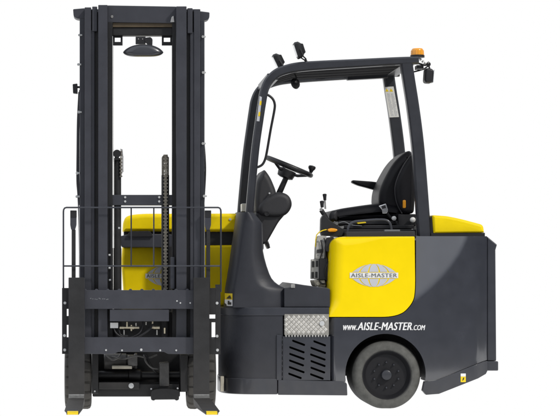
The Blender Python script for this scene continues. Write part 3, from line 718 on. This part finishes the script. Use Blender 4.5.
mb = MB(); mb.prism([(321, 238), (331, 238), (330, 287), (322, 287)], 0.2, 0.34); mb.build('inner_panel', 'console', el, 0.004)

# ================================================================== FRONT UNIT
YC = -0.48                                    # front face of the carriage bars
# --- mast
def upright(mb, x0, x1, yt, yb, Y0, Y1): mb.box(x0, yt, x1, yb, Y0, Y1)
mb = MB()
mb.box(84.6, 7.2, 91.2, 351, -0.385, -0.20); mb.box(91.0, 30, 94.6, 351, -0.378, -0.21)
om = mb.build('outer_mast', 'mast', root, 0.003)
mb = MB(); mb.box(193.8, 9, 200.2, 351, -0.385, -0.20); mb.box(190, 32, 194, 351, -0.378, -0.21); mb.build('channel', 'mast', om, 0.003)
for x0, x1, yt, yb in ((92.2, 97.2, 6.4, 31), (187.4, 192.6, 8, 33)):
    mb = MB(); mb.box(x0, yt, x1, yb, -0.392, -0.25); mb.build('mast_tab', 'mast', om, 0.003)
mb = MB(); mb.box(94.4, 12, 98.4, 350, -0.36, -0.26); mb.build('mast_groove_shade', 'dark', om, 0)  # dark blocks fill the mast grooves, standing in for their shade
mb = MB(); mb.box(90.9, 10, 94.2, 31, -0.33, -0.22); mb.build('mast_groove_shade', 'dark', om, 0)
mb = MB(); mb.box(191.4, 11, 194.2, 33, -0.33, -0.22); mb.build('mast_groove_shade', 'dark', om, 0)
mb = MB(); mb.box(186.4, 12, 190.6, 350, -0.36, -0.26); mb.build('mast_groove_shade', 'dark', om, 0)
mb = MB(); mb.box(79.6, 18.2, 84.9, 350, -0.30, -0.19); mb.build('mast_flange', 'mast', om, 0.006)
mb = MB(); mb.box(199.8, 19.4, 204.6, 350, -0.30, -0.19); mb.build('mast_flange', 'grey', om, 0.006)  # darker paint than the left flange, imitating the mast's shaded right side
mb = MB(); mb.prism(rpoly([(73, 9, 1), (84.8, 8, 0), (84.8, 18.4, 0), (77.4, 18.8, 2), (73.6, 16.6, 2)], 3), -0.30, -0.19); mb.prism(rpoly([(199.8, 11, 0), (209.6, 12.2, 1), (209.4, 18.4, 2), (205.8, 20.4, 2), (199.8, 20, 0)], 3), -0.30, -0.19)
mb.box(84, 9, 200.4, 18, -0.199, -0.17); mb.build('crosshead', 'mast', om, 0.004)
mb = MB(); mb.box(98.2, 4.8, 107.6, 350, -0.42, -0.27)
im = mb.build('inner_mast', 'mast', root, 0.003)
mb = MB(); mb.box(176.2, 6.2, 186.6, 350, -0.42, -0.27); mb.build('channel', 'mast', im, 0.003)
mb = MB(); mb.box(107.5, 22, 112.6, 340, -0.36, -0.26); mb.build('inner_channel', 'dark', im, 0.002)
mb = MB(); mb.box(172.2, 22, 176.3, 340, -0.36, -0.26); mb.build('inner_channel', 'dark', im, 0.002)
mb = MB(); mb.prism([(107.4, 5.2), (176.4, 6.4), (176.4, 23.2), (107.4, 22.2)], -0.36, -0.29); mb.build('crossbeam', 'mast', im, 0.004)
mb = MB(); mb.box(112.6, 22.6, 172.4, 27, -0.345, -0.29); mb.build('bearing_strip', 'bronze', im, 0.002)
mb = MB(); mb.box(112.6, 27.2, 172.4, 35.2, -0.335, -0.25); mb.build('crossbeam', 'fork', im, 0.004)
mb = MB()
for x0, x1 in ((112.8, 122.6), (161.8, 172.2)):
    mb = MB(); mb.box(x0, 35, x1, 37.6, -0.31, -0.30); mb.box(x0, 41.8, x1, 45.4, -0.31, -0.30); mb.box(x0, 37.6, x0 + 2, 41.8, -0.31, -0.30); mb.box(x1 - 2, 37.6, x1, 41.8, -0.31, -0.30)
    mb.build('hose_bracket', 'dark', im, 0.001)
mb = MB(); mb.prism([(170.4, 22), (171.6, 17), (173.6, 15.6), (174.4, 22)], -0.372, -0.34); mb.build('chain_anchor', 'steel', im, 0.001)
mb = MB(); mb.cyl(Q(112, 16.6, -0.365), Q(112, 16.6, -0.34), R(1.3), 10); mb.build('chain_anchor', 'steel', im, 0.001)
mb = MB(); mb.box(109.6, 194.8, 176.4, 205.2, -0.34, -0.25); mid = mb.build('crossbar', 'mast', im, 0.003)
for x in (125.2, 159.2):
    for y in (197.2, 201.4):
        mb = MB(); mb.cyl(Q(x, y, -0.348), Q(x, y, -0.335), R(1.1), 10); mb.build('bolt', 'zinc', mid, 0)
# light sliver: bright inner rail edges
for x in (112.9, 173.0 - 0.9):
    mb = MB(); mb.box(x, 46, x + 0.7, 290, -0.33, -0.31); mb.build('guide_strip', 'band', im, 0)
# side hoses and their clips
def hose(pts, r, parent, name='hose', m='grey', n=5): 
    mb = MB(); mb.tube([Q(*p, ) for p in [tuple(q) for q in bez(pts, n)]], r, 10); return mb.build(name, m, parent, 0)
hose([(80.2, 90, -0.25), (78.6, 120, -0.25), (78.4, 160, -0.25), (78.6, 192, -0.25), (79.6, 230, -0.25), (80.6, 285, -0.25)], R(1.1), om, m='mast')
hose([(79.2, 92, -0.25), (77.8, 120, -0.25), (77.4, 150, -0.25), (77.2, 180, -0.25), (78.2, 195, -0.25), (80, 230, -0.25)], R(0.9), om, m='black')
hose([(203.6, 140, -0.24), (205, 158, -0.24), (205.3, 175, -0.24), (203.6, 205, -0.24)], R(0.8), om, m='black')
c0 = None
for x, y in ((80, 35), (79, 64.4), (79.4, 112), (77.6, 173), (77.4, 196.5), (203.4, 36.6), (203.6, 72.4), (203.4, 143.4), (204.6, 196)):
    if c0 is None:
        mb = MB(); mb.cyl(Q(x - 1.6, y, -0.30), Q(x + 2.2, y, -0.30), R(0.9), 10); mb.cyl(Q(x - 0.6, y, -0.315), Q(x - 0.6, y, -0.29), R(1.3), 10); c0 = mb.build('hose_clip', 'zinc', om, 0)
        off = WLOC[c0] - Q(x, y, -0.30)
    else: dup(c0, om, Q(x, y, -0.30) + off)
mb = MB(); mb.prism(rpoly([(72.6, 84, .6), (77.4, 83.4, .6), (77.6, 93.6, .6), (73, 93, .6)], 2), -0.27, -0.22); mb.box(77, 86, 80.6, 88, -0.25, -0.23); mb.build('sensor', 'black', om, 0.002)
# mast mirror
mb = MB(); cmx = Q(143.2, 50.4, -0.36); rx, rz = R(20.2, -.36), R(6.4, -.36)
rings = []
for y_, k in ((-0.034, 0.50), (-0.028, 0.78), (-0.014, 0.95), (0.0, 1.0), (0.010, 0.98), (0.016, 0.90)):
    ring = []
    for q in range(56):
        a = 2*math.pi*q/56; ca, sa = math.cos(a), math.sin(a)
        c_ = math.copysign(abs(ca)**0.75, ca)
        zz = (8.0*max(0, 1 - abs(c_)**2.3)**0.75 if sa >= 0 else -4.6*max(0, 1 - abs(c_)**4)**0.6) * s(-0.36)
        ring.append(cmx + Vector((rx*k*c_, y_, zz*k - 0.011)))
    rings.append(ring)
mb.loft(rings); mm = mb.build('mast_mirror', 'mirror', root, 0, smooth=60)
mb = MB(); mb.box(135.6, 36.6, 145.6, 44, -0.352, -0.33); mb.prism(rpoly([(144.6, 37.6, 1), (150.6, 36.8, 1), (152.6, 39, 1), (152.4, 46, 1), (148, 45, 1), (144.6, 41, 1)], 2), -0.356, -0.33); mb.mi = 1
for x in (138.4, 142.6): mb.cyl(Q(x, 39, -0.356), Q(x, 39, -0.35), R(0.7), 8)
mb.build('bracket', ['black', 'steel'], mm, 0.002)
# lift cylinders and chains
for k, (x0, x1, yt) in enumerate(((114, 121.2, 158), (161.4, 169.2, 175))):
    xc = (x0 + x1)/2; r_ = R((x1 - x0)/2, -.3)
    mb = MB(); mb.cyl(Q(xc, 350, -0.30), Q(xc, yt, -0.30), r_, 24)
    cy = mb.build('lift_cylinder', 'fork', root, 0.002)
    mb = MB()
    if k == 0:
        mb.cyl(Q(117.0, 153.6, -0.345), Q(117.0, 153.6, -0.26), R(4.0, -.3), 20); mb.box(114.6, 152, 119, 160, -0.34, -0.27)
        mb.build('chain_sheave', 'dark', cy, 0.002)
        cx = 121.0
    else:
        mb.cyl(Q(165.2, 158.5, -0.335), Q(165.2, 158.5, -0.27), R(3.6, -.3), 20); mb.box(161.8, 158, 164, 175.4, -0.335, -0.28); mb.box(167, 157, 169, 175.4, -0.335, -0.28); mb.box(162.6, 164, 168.6, 168.4, -0.345, -0.28); mb.build('chain_sheave', 'chain', cy, 0.002)
        cx = 165.6
    mb = MB(); y0_, y1_ = ((151, 176) if k == 0 else (154.5, 289.5)); y = y0_; q = 0
    Yc = -0.36 if k else -0.335
    hw_ = 1.1 if k == 0 else 1.95
    while y < y1_:
        w_ = hw_ if q % 2 == 0 else hw_*0.62
        mb.box(cx - w_, y, cx + w_, y + 1.55, Yc, Yc + 0.016)
        if q % 2 == 0: mb.cyl(Q(cx - w_ - 0.35, y + 0.8, Yc + 0.008), Q(cx + w_ + 0.35, y + 0.8, Yc + 0.008), R(0.55), 6)
        y += 1.75; q += 1
    mb.build('lift_chain', 'chain', cy, 0)
mb = MB(); mb.box(122, 156, 123.4, 172, -0.33, -0.30); mb.prism([(120.4, 148.6), (122.6, 149.4), (123.2, 156), (121, 156)], -0.33, -0.30); mb.build('chain_guide', 'steel', root, 0)
for x in (165.6 - 3.1, 165.6 + 2.9):
    mb = MB(); mb.box(x, 176, x + 0.5, 289, -0.352, -0.338); mb.build('chain_guard', 'dark', root, 0)
# thin rods inside the mast
mb = MB()
for x, y0, y1 in ((110.8, 205, 289), (172.6, 205, 262)): mb.cyl(Q(x, y1, -0.37), Q(x, y0, -0.37), R(0.75), 8)
mb.build('guide_rod', 'black', root, 0)
for x, y in ((109.4, 255), (109.4, 268), (109.8, 280), (119, 228)):
    mb = MB(); mb.cyl(Q(x - 0.8, y, -0.385), Q(x + 1.2, y, -0.385), R(1.0), 10); mb.build('fitting', 'zinc', im, 0)
mb = MB(); mb.box(170.4, 257, 174.6, 289, -0.40, -0.36); mb.build('hose_guide', 'grey', im, 0.002)
# --- load backrest guard (wire)
mb = MB(); yl = YC + 0.02; rr = R(0.85, yl)
mb.tube([Q(p[0], p[1], yl) for p in [(63.4, 292)] + rpoly([(63.4, 207.4, 3), (220.9, 207.4, 3)], 6)[0:0] + [(63.4, 212), (63.6, 209.8), (64.6, 208.1), (66.4, 207.5), (218, 207.5), (219.8, 208.1), (220.7, 209.8), (220.9, 212), (220.9, 292)]], rr, 10)
lb = mb.build('load_backrest', 'grey', root, 0)
for p0, p1, r_ in (((63.4, 266), (220.9, 266), 0.8), ((131.2, 207.6), (131.2, 266), 0.7), ((153.8, 207.6), (153.8, 266), 0.7)):
    mb = MB(); mb.cyl(Q(*p0, yl + 0.004), Q(*p1, yl + 0.004), R(r_), 8); mb.build('guard_wire', 'grey', lb, 0)
for k, (a, b) in enumerate(((70.2, 76.6), (205.0, 211.2))):
    mb = MB(); mb.prism(rpoly([(a, 211, .6), (b, 211, .6), (b - 0.2, 225, 1), (b - 1.6, 230, 1), (a + 1, 230, 1), (a, 225, 1)], 3), yl + 0.02, yl + 0.055)
    ps = mb.build('backrest_post', 'mast', lb, 0.003)
    mb = MB(); mb.box(a + 1.4, 229.6, b - 1.0, 290, yl + 0.024, yl + 0.05); mb.build('post_rod', 'fork', ps, 0.003)
    mb = MB(); mb.box(a, 210.4, b, 217.4, yl + 0.016, yl + 0.058); mb.build('post_cap', 'black', ps, 0.002)
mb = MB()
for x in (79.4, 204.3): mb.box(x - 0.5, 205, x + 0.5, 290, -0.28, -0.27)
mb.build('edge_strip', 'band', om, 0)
# --- carriage
def bar(y0, y1, notch):
    mb = MB(); pts = [(62.6, y1), (219.6, y1), (219.6, y0)]
    if notch:
        x = 212
        while x > 86:
            pts += [(x, y0), (x - 0.6, y0 - 1.3), (x - 2.6, y0 - 1.3), (x - 3.2, y0)]; x -= 11.4
    pts += [(62.6, y0)]
    mb.prism(pts, YC, YC + 0.05); return mb
car = bar(290.2, 309, True).build('carriage', 'mast', root, 0.003)
mb = MB(); mb.prism([(62.6, 353.6), (62.6, 337.4), (219.6, 337.4), (219.6, 353.8), (176, 354.2), (168, 354), (164, 352), (118, 352), (114, 354), (104, 354.2)], YC, YC + 0.045)
lowb = mb.build('carriage_bar', 'mast', car, 0.003)
mb = MB(); mb.box(109.8, 309.4, 169, 321.4, YC + 0.006, YC + 0.10); mb.build('carriage_beam', 'mast', car, 0.003)
for x, y, r_ in ((106, 350.2, 1.0), (122, 350.4, 1.0), (141.2, 349.8, 1.3), (160.2, 350.4, 1.0), (176.2, 350.4, 1.0)):
    mb = MB(); mb.lathe(Q(x, y, YC), (0, 1, 0), [(-0.005, 0.0001), (-0.005, R(r_)*0.8), (-0.002, R(r_)), (0.002, R(r_))], 12); mb.build('bolt', 'zinc', lowb, 0)
mb = MB()   # left side plate with slots
mb.box(62, 288, 66.8, 354, YC - 0.006, YC - 0.0015); mb.box(66.8, 288, 69, 308.6, YC - 0.006, YC - 0.0015); mb.box(66.8, 316, 69, 325, YC - 0.006, YC - 0.0015); mb.box(66.8, 339, 69, 354, YC - 0.006, YC - 0.0015)
sp = mb.build('side_plate', 'fork', car, 0.001)
mb = MB(); mb.box(215.3, 284.6, 220.6, 354.4, YC - 0.006, YC - 0.0015); mb.box(209.2, 288, 215.3, 314.6, YC - 0.006, YC - 0.0015); mb.box(209.2, 318.6, 215.3, 322.4, YC - 0.006, YC - 0.0015); mb.box(209.2, 339.4, 215.3, 354.4, YC - 0.006, YC - 0.0015); mb.box(209.2, 322.4, 211.6, 339.4, YC - 0.006, YC - 0.0015)
sp2 = mb.build('side_plate', 'fork', car, 0.001)
for par, x, y in ((sp, 65, 303), (sp, 64.6, 335.6), (sp2, 217, 303.2), (sp2, 217, 336.2), (sp, 64.8, 350), (sp2, 217.4, 350.2)):
    mb = MB(); mb.lathe(Q(x, y, YC - 0.006), (0, 1, 0), [(-0.004, 0.0001), (-0.004, R(1.2)), (-0.001, R(1.5)), (0.002, R(1.5))], 14); mb.build('bolt', 'zinc', par, 0)
mb = MB()
for x in (177, 180.4, 190.2, 211): mb.cyl(Q(x, 303 if x > 179 else 301, YC - 0.002), Q(x, 303 if x > 179 else 301, YC + 0.002), R(0.8), 8)
mb.build('rivet', 'zinc', car, 0)
mb = MB()      # scuffed paint marks on the upper bar
for k in range(10):
    x = 90.5 + k*1.9 + random.uniform(-.5, .5); y = 298.6 + random.uniform(-.7, .7); mb.prism([(x, y), (x + random.uniform(.6, 1.6), y - .2), (x + 1.2, y + random.uniform(.4, .9)), (x + .1, y + .6)], YC - 0.0008, YC + 0.001)
mb.build('scuff_mark', 'ink', car, 0)
# recess with hydraulics
mb = MB(); mb.box(96, 312, 188, 340, YC + 0.23, YC + 0.3); hyd = mb.build('back_plate', 'dark', root, 0)
mb = MB(); mb.box(92, 348, 186, 392, 0.13, 0.2); mb.build('rear_plate', 'dark', root, 0)
mb = MB(); mb.box(110.2, 322.6, 118.2, 328.2, YC + 0.05, YC + 0.09); mb.build('valve_block', 'band', hyd, 0.002, label='white valve block')
mb = MB()
for hs, vs_ in ((((119.6, 123.9, 1.3), (123.8, 130.3, 1.0), (130.2, 133.9, 1.6), (133.8, 139.2, 1.1)), ((127, 322, 327.6), (131.4, 325, 331))), (((150.4, 153.7, 1.0), (153.6, 159.6, 1.4)), ((152.6, 321.6, 327.6),)), ((), ((164.6, 328, 333.6),))):
    mb = MB()
    for a, b, r_ in hs: mb.cyl(Q(a, 327.6, YC + 0.07), Q(b, 327.6, YC + 0.07), R(r_), 12)
    for x, y0, y1 in vs_: mb.cyl(Q(x, y0, YC + 0.07), Q(x, y1, YC + 0.07), R(0.9), 10)
    mb.build('hydraulic_fitting', 'brass', hyd, 0)
hose([(114, 328, YC + .06), (116, 333, YC + .055), (122, 337, YC + .05), (131, 337.5, YC + .05), (139, 333.6, YC + .05), (142.6, 327, YC + .06), (143, 321, YC + .07)], R(0.85), hyd, m='black')
hose([(153, 324, YC + .07), (150, 329, YC + .06), (145, 333, YC + .055), (138, 337, YC + .05), (128, 338.6, YC + .05)], R(1.0), hyd, m='black')
for px_, y0_, y1_ in ((124, 330, 336), (136, 323, 326.4), (146, 322, 325), (157, 330, 335)):
    mb = MB(); mb.cyl(Q(px_, y0_, YC + 0.08), Q(px_, y1_, YC + 0.08), R(0.8), 10); mb.build('hydraulic_fitting', 'steel', hyd, 0)
hose([(112, 357, -.10), (124, 359, -.15), (136, 356, -.15), (148, 358, -.12), (157, 355, -.10)], R(0.9), hyd, m='motor')
hose([(144, 355, -.12), (146, 362, -.15), (152, 368, -.15), (159, 369, -.12)], R(0.9), hyd, m='motor')
hose([(119, 330, YC + .06), (121, 335, YC + .06), (128, 336, YC + .06)], R(0.7), hyd, m='black')
# --- forks
Yh = YC - 0.045; FL = 1.32
def fork(cx, tipc):
    X0 = (cx - VX)*s(Yh); hw = R(8.0, Yh); zt = Q(0, 277.6, Yh).z
    zb = Q(0, 405.0, Yh).z; th = 0.042
    mb = MB(); prof = []   # side profile (y, z), front-outer first, L-shaped with a curved heel
    yf = Yh; yb = Yh + th
    out = [(yf, zt), (yf, zb + th + 0.035), (yf - 0.006, zb + th + 0.016), (yf - 0.026, zb + th + 0.003), (yf - 0.06, zb + th)]
    ytip = Yh - FL
    ztip = H - (414.9 - VY)*s(ytip)
    out += [(yf - 0.5, zb + th*0.86 + (ztip - zb)*0.35), (ytip + 0.06, ztip + 0.016), (ytip, ztip + 0.012), (ytip, ztip), (yf - 0.5, zb + (ztip - zb)*0.35), (yf - 0.03, zb), (yf + 0.012, zb + 0.008), (yb - 0.006, zb + 0.022), (yb, zb + 0.05), (yb, zt)]
    xl = [X0 - hw]*len(out); xr = [X0 + hw]*len(out)
    xt = (tipc - VX)*s(ytip); twh = R(5.5, ytip)
    for i in (6, 7, 8): xl[i] = X0 - (hw if i == 6 else twh + 0.004); xr[i] = X0 + (hw if i == 6 else twh + 0.004)
    mb.loft([[Vector((xl[i], y, z)) for i, (y, z) in enumerate(out)], [Vector((xr[i], y, z)) for i, (y, z) in enumerate(out)]])
    # hooks over the carriage bars
    mb.wbox((X0 - hw*0.9, yb - 0.002, Q(0, 290, YC).z + 0.004), (X0 + hw*0.9, yb + 0.045, zt - 0.004))
    fk = mb.build('fork', 'fork', root, 0.003)
    mb = MB(); mb.wbox((X0 - twh, ytip - 0.0035, ztip + 0.0005), (X0 + twh, ytip + 0.006, ztip + 0.0125)); mb.wbox((X0 - twh, ytip - 0.003, ztip + 0.0128), (X0 + twh, ytip + 0.05, ztip + 0.017))
    mb.build('fork_tip', 'stick', fk, 0.001, label='yellow painted fork tip')
    mb = MB(); rings = []
    for (y, z) in ((yf - 0.007, zb + th + 0.022), (yf - 0.009, zb + th + 0.0165), (yf - 0.028, zb + th + 0.0065), (yf - 0.07, zb + th + 0.002)): rings.append((y, z))
    vs = [[mb.bm.verts.new((X0 - hw*0.97, y, z)), mb.bm.verts.new((X0 + hw*0.97, y, z))] for y, z in rings]
    for a, b in zip(vs, vs[1:]): mb.face([a[0], a[1], b[1], b[0]])
    mb.build('heel_highlight', 'heel_light', fk, 0, label='painted highlight along the fork heel')  # pale strip draws the highlight on the heel bend
fork(76.5, 73); fork(201.5, 213)
# --- front wheels
def front_wheel(x0, x1):
    Yw = 0.0; Rf = 0.212
    xa = (x0 - VX)*s(-0.12); xb = (x1 - VX)*s(-0.12); W = xb - xa; xm = (xa + xb)/2
    mb = MB(); n = 120
    prof = [(-0.5, 0.62), (-0.5, 0.80), (-0.485, 0.90), (-0.44, 0.965), (-0.36, 0.992), (-0.2, 1.0), (-0.03, 1.002), (0.03, 1.002), (0.2, 1.0), (0.36, 0.992), (0.44, 0.965), (0.485, 0.90), (0.5, 0.80), (0.5, 0.62)]
    rings = []
    for pi, (t, r) in enumerate(prof):
        ring = []
        for k in range(n):
            ph = (k + (3 if t > 0 else 0)) % 6
            g = 1.0
            if 0.9 <= r and abs(t) > 0.03 and ph == 0: g = 0.945
            if abs(t) <= 0.03: g = 0.955
            a = 2*math.pi*k/n
            ring.append(Vector((xm + t*W, Yw + math.cos(a)*r*g*Rf, Rf - 0.001 + math.sin(a)*r*g*Rf)))
        rings.append(ring)
    mb.loft(rings, False, False)
    for v in mb.bm.verts:
        if v.co.z < 0.002: v.co.z = 0.002
    mb2 = MB(); mb2.cyl((xm - W*0.35, Yw, Rf), (xm + W*0.35, Yw, Rf), Rf*0.66, 40)
    w = mb2.build('front_wheel', 'rim', root, 0.01)
    mb.build('tyre', 'rubber', w, 0, smooth=30)
front_wheel(64.6, 91.4); front_wheel(187, 215.8)
# --- drive axle between the front wheels
mb = MB(); mb.box(92.6, 384, 180, 396.8, -0.13, 0.12); ax = mb.build('drive_axle', 'dark', root, 0.006)
mb = MB(); mb.box(91.8, 354, 98.4, 394, -0.18, 0.0); mb.build('axle_bracket', 'dark', ax, 0.004)
mb = MB(); mb.box(180.4, 355, 188, 391.6, -0.18, 0.0); mb.build('axle_bracket', 'dark', ax, 0.004)
mb = MB(); mb.box(98.6, 382.6, 139.4, 389.4, -0.175, -0.12); mb.build('axle_cover', 'fork', ax, 0.004)
mb = MB(); mb.lathe(Q(131.2, 385.8, -0.176), (0, -1, 0), [(-0.002, R(2.7)), (0.006, R(2.6)), (0.009, R(1.8)), (0.0095, 0.0001)], 24); mb.build('bolt', 'zinc', ax, 0, label='large pale axle bolt')
mb = MB(); mb.lathe(Q(98, 375.6, -0.04), (1, 0, 0), [(0, 0.0001), (0, R(4.6)), (R(30), R(4.6)), (R(31), R(6.0)), (R(42), R(6.0)), (R(44), R(4)), (R(82), R(4)), (R(82), 0.0001)], 32); mb.build('axle_tube', 'dark', ax, 0)
mb = MB(); mb.lathe(Q(104, 361.6, 0.0), (1, 0, 0), [(0, 0.0001), (0, R(7.4)), (R(1), R(8)), (R(22), R(8)), (R(23), R(7)), (R(30), R(7)), (R(31), R(8.6)), (R(33), R(8.6)), (R(33), 0.0001)], 40); mb.build('drive_motor', 'motor', ax, 0)
mb = MB(); mb.box(112, 366.2, 132, 369, -0.14, -0.05); mb.build('motor_band', 'beige', ax, 0.002)
mb = MB(); mb.box(128, 356, 137.6, 366, -0.13, -0.02); mb.build('terminal_box', 'motor', ax, 0.006)
mb = MB(); mb.prism(rpoly([(159.4, 363, 1), (169.2, 362.4, 1), (169.2, 386.6, 1), (159.4, 386.6, 1)], 2), -0.14, -0.02); mb.build('gear_housing', 'motor', ax, 0.005)
mb = MB(); mb.prism(rpoly([(151.2, 391, 2), (156, 389.2, 6), (165, 388.6, 6), (174, 389.2, 6), (179.2, 391, 2), (179, 400, 1.5), (176, 400.8, 1), (175, 399.6, 1), (155, 399.8, 1), (154, 400.8, 1), (151, 400, 1.5)], 4), -0.22, -0.10); mb.build('axle_foot', 'dark', ax, 0.005)
for x, y in ((151.2, 389), (177.6, 388.4), (94.8, 391.4)):
    mb = MB(); mb.cyl(Q(x, y, -0.19), Q(x, y, -0.17), R(0.9), 10); mb.build('bolt', 'zinc', ax, 0)
hose([(106, 356, -.12), (112, 360, -.16), (118, 358, -.16), (121, 354, -.14)], R(1.0), ax, m='motor')
hose([(146, 354, -.12), (150, 364, -.14), (155, 372, -.12), (160, 374, -.1)], R(1.1), ax, m='dark')
# --- front hood (yellow) behind the mast
YH = 0.45
mb = MB()
mb.pillow(rpoly([(122.8, 231.4, 2), (123.4, 220, 6), (127.6, 215.2, 8), (142, 213.6, 8), (237.6, 213.4, 2), (237.6, 231.8, 1)], 5), 0.03, YH, 1.0)
fh = mb.build('front_hood', 'yellow2', root, 0, smooth=50)
mb = MB(); mb.pillow(rpoly([(122.6, 246.6, 1), (237.6, 245, 1), (236, 306, 2), (124.6, 306, 2), (121.6, 262, 8)], 5), 0.02, YH + 0.0, 1.0); low = mb.build('hood_body', 'yellow2', fh, 0, smooth=50)
mb = MB(); mb.box(124, 230.6, 237, 247, YH + 0.05, 0.98); mb.build('hood_gap_shade', 'dark', fh, 0)  # dark block fills the gap under the lid as its shade
mb = MB(); mb.prism(rpoly([(119.4, 236.4, 1), (126, 234.6, 3), (168, 234, 2), (176.4, 235.4, 1), (176.4, 244, 2), (172, 247.4, 2), (121.6, 247.2, 2)], 3), YH - 0.12, YH + 0.1); tr = mb.build('hood_tray', 'mast', fh, 0.006)
mb = MB(); mb.prism(rpoly([(127, 236.6, 1), (129.4, 231.4, 2), (150, 231, 2), (153.4, 236.4, 1)], 3), YH - 0.14, YH + 0.02); mb.build('hood_latch', 'black', tr, 0.004)
mb = MB(); mb.cyl(Q(230.2, 219.3, YH - 0.006), Q(230.2, 219.3, YH + 0.03), R(1.3), 12); mb.build('bolt', 'zinc', fh, 0)
emblem(165, 276, 19.5, 10.2, YH - 0.0025, low, 'silver globe emblem reading AISLE-MASTER, half hidden by the chain')
mb = MB(); mb.box(108, 248, 121.5, 292, 0.1, 0.4); mb.build('frame_plate', 'dark', fh, 0.004)
mb = MB(); mb.box(168.4, 246, 204, 291, 0.30, 0.42); mb.build('frame_plate', 'dark', fh, 0.004)
mb = MB(); mb.box(120, 307, 206, 382, 0.45, 0.95); mb.build('articulation_frame', 'dark', root, 0.01)
mb = MB(); mb.box(221.6, 316, 222.7, 375, 0.20, 0.21); mb.build('hose_sleeve', 'band', chassis, 0)
mb = MB(); mb.box(220.4, 376.4, 224, 391.6, 0.10, 0.14); mb.build('skirt_cap', 'beige', chassis, 0.003)

# ================================================================== setting: white sweep, given its own glow so no shadow shows
bd = bpy.data.materials.new('glowing_white_sweep'); bd.use_nodes = True
nt = bd.node_tree; nt.nodes.clear()
e = nt.nodes.new('ShaderNodeEmission'); e.inputs['Color'].default_value = (1, 1, 1, 1); e.inputs['Strength'].default_value = 1.0
ot = nt.nodes.new('ShaderNodeOutputMaterial'); nt.links.new(e.outputs[0], ot.inputs['Surface'])
M['glowing_white_sweep'] = bd
bm = bmesh.new(); prof = [(-4.5, 0), (5.0, 0)] + [(5.0 + 2*math.sin(math.radians(a)), 2 - 2*math.cos(math.radians(a))) for a in range(10, 91, 10)] + [(7.0, 6.5)]
rows_ = [[bm.verts.new((x, y, z)) for x in (-9, 11)] for y, z in prof]
for a, b in zip(rows_, rows_[1:]): bm.faces.new([a[0], a[1], b[1], b[0]])
me = bpy.data.meshes.new('floor'); bm.to_mesh(me); bm.free(); me.materials.append(bd)
for p in me.polygons: p.use_smooth = True
fl_ = bpy.data.objects.new('floor', me); COL.objects.link(fl_); fl_['kind'] = 'structure'

# ------------------------------------------------------------------ light
w = bpy.data.worlds.new('World'); sc.world = w; w.use_nodes = True
nt = w.node_tree; N = nt.nodes; L = nt.links
bg = N['Background']
tc = N.new('ShaderNodeTexCoord'); sx = N.new('ShaderNodeSeparateXYZ'); L.new(tc.outputs['Generated'], sx.inputs[0])
rmp = N.new('ShaderNodeValToRGB'); cr = rmp.color_ramp
cr.elements[0].position = 0.0; cr.elements[0].color = (0.30, 0.30, 0.31, 1)
cr.elements[1].position = 1.0; cr.elements[1].color = (0.92, 0.96, 1.05, 1)
for p_, c_ in ((0.47, (0.16, 0.16, 0.165, 1)), (0.525, (0.16, 0.165, 0.18, 1)), (0.575, (0.62, 0.65, 0.72, 1)), (0.62, (0.95, 0.98, 1.05, 1)), (0.75, (0.85, 0.89, 0.96, 1))):
    e_ = cr.elements.new(p_); e_.color = c_
mr = N.new('ShaderNodeMapRange'); mr.inputs['From Min'].default_value = -1; mr.inputs['From Max'].default_value = 1
L.new(sx.outputs['Z'], mr.inputs['Value'])
nz = N.new('ShaderNodeTexNoise'); nz.inputs['Scale'].default_value = 4.5; nz.inputs['Detail'].default_value = 4
L.new(tc.outputs['Generated'], nz.inputs['Vector'])
ad = N.new('ShaderNodeMath'); ad.operation = 'MULTIPLY_ADD'; ad.inputs[1].default_value = 0.05
L.new(nz.outputs['Fac'], ad.inputs[0]); sb_ = N.new('ShaderNodeMath'); sb_.operation = 'SUBTRACT'; sb_.inputs[1].default_value = 0.025
L.new(mr.outputs['Result'], ad.inputs[2]); L.new(ad.outputs[0], sb_.inputs[0]); L.new(sb_.outputs[0], rmp.inputs['Fac'])
lx = N.new('ShaderNodeMath'); lx.operation = 'MULTIPLY_ADD'; lx.inputs[1].default_value = -0.6; lx.inputs[2].default_value = 1.0
L.new(sx.outputs['X'], lx.inputs[0])
lv = N.new('ShaderNodeVectorMath'); lv.operation = 'SCALE'; L.new(rmp.outputs['Color'], lv.inputs[0]); L.new(lx.outputs[0], lv.inputs['Scale'])
L.new(lv.outputs['Vector'], bg.inputs['Color']); bg.inputs['Strength'].default_value = 0.85
sun = bpy.data.lights.new('sun', 'SUN'); sun.energy = 2.2; sun.angle = math.radians(6); sun.color = (1.0, 0.96, 0.90)
so = bpy.data.objects.new('sun', sun); COL.objects.link(so)
so.rotation_euler = Vector((-0.62, 0.60, -0.72)).to_track_quat('-Z', 'Y').to_euler(); so.location = (5, -6, 7)

# ------------------------------------------------------------------ camera and view
cam = bpy.data.cameras.new('camera'); co = bpy.data.objects.new('camera', cam); COL.objects.link(co)
co.location = (0, -D, H); co.rotation_euler = (math.radians(90), 0, 0)
cam.sensor_fit = 'HORIZONTAL'; cam.sensor_width = 36; cam.lens = 36 * F / 560
cam.shift_x = (280 - VX) / 560; cam.shift_y = (VY - 208) / 560
cam.clip_start = 0.1; cam.clip_end = 300
sc.camera = co
sc.view_settings.view_transform = 'Standard'; sc.view_settings.look = 'None'; sc.view_settings.exposure = 0; sc.view_settings.gamma = 1
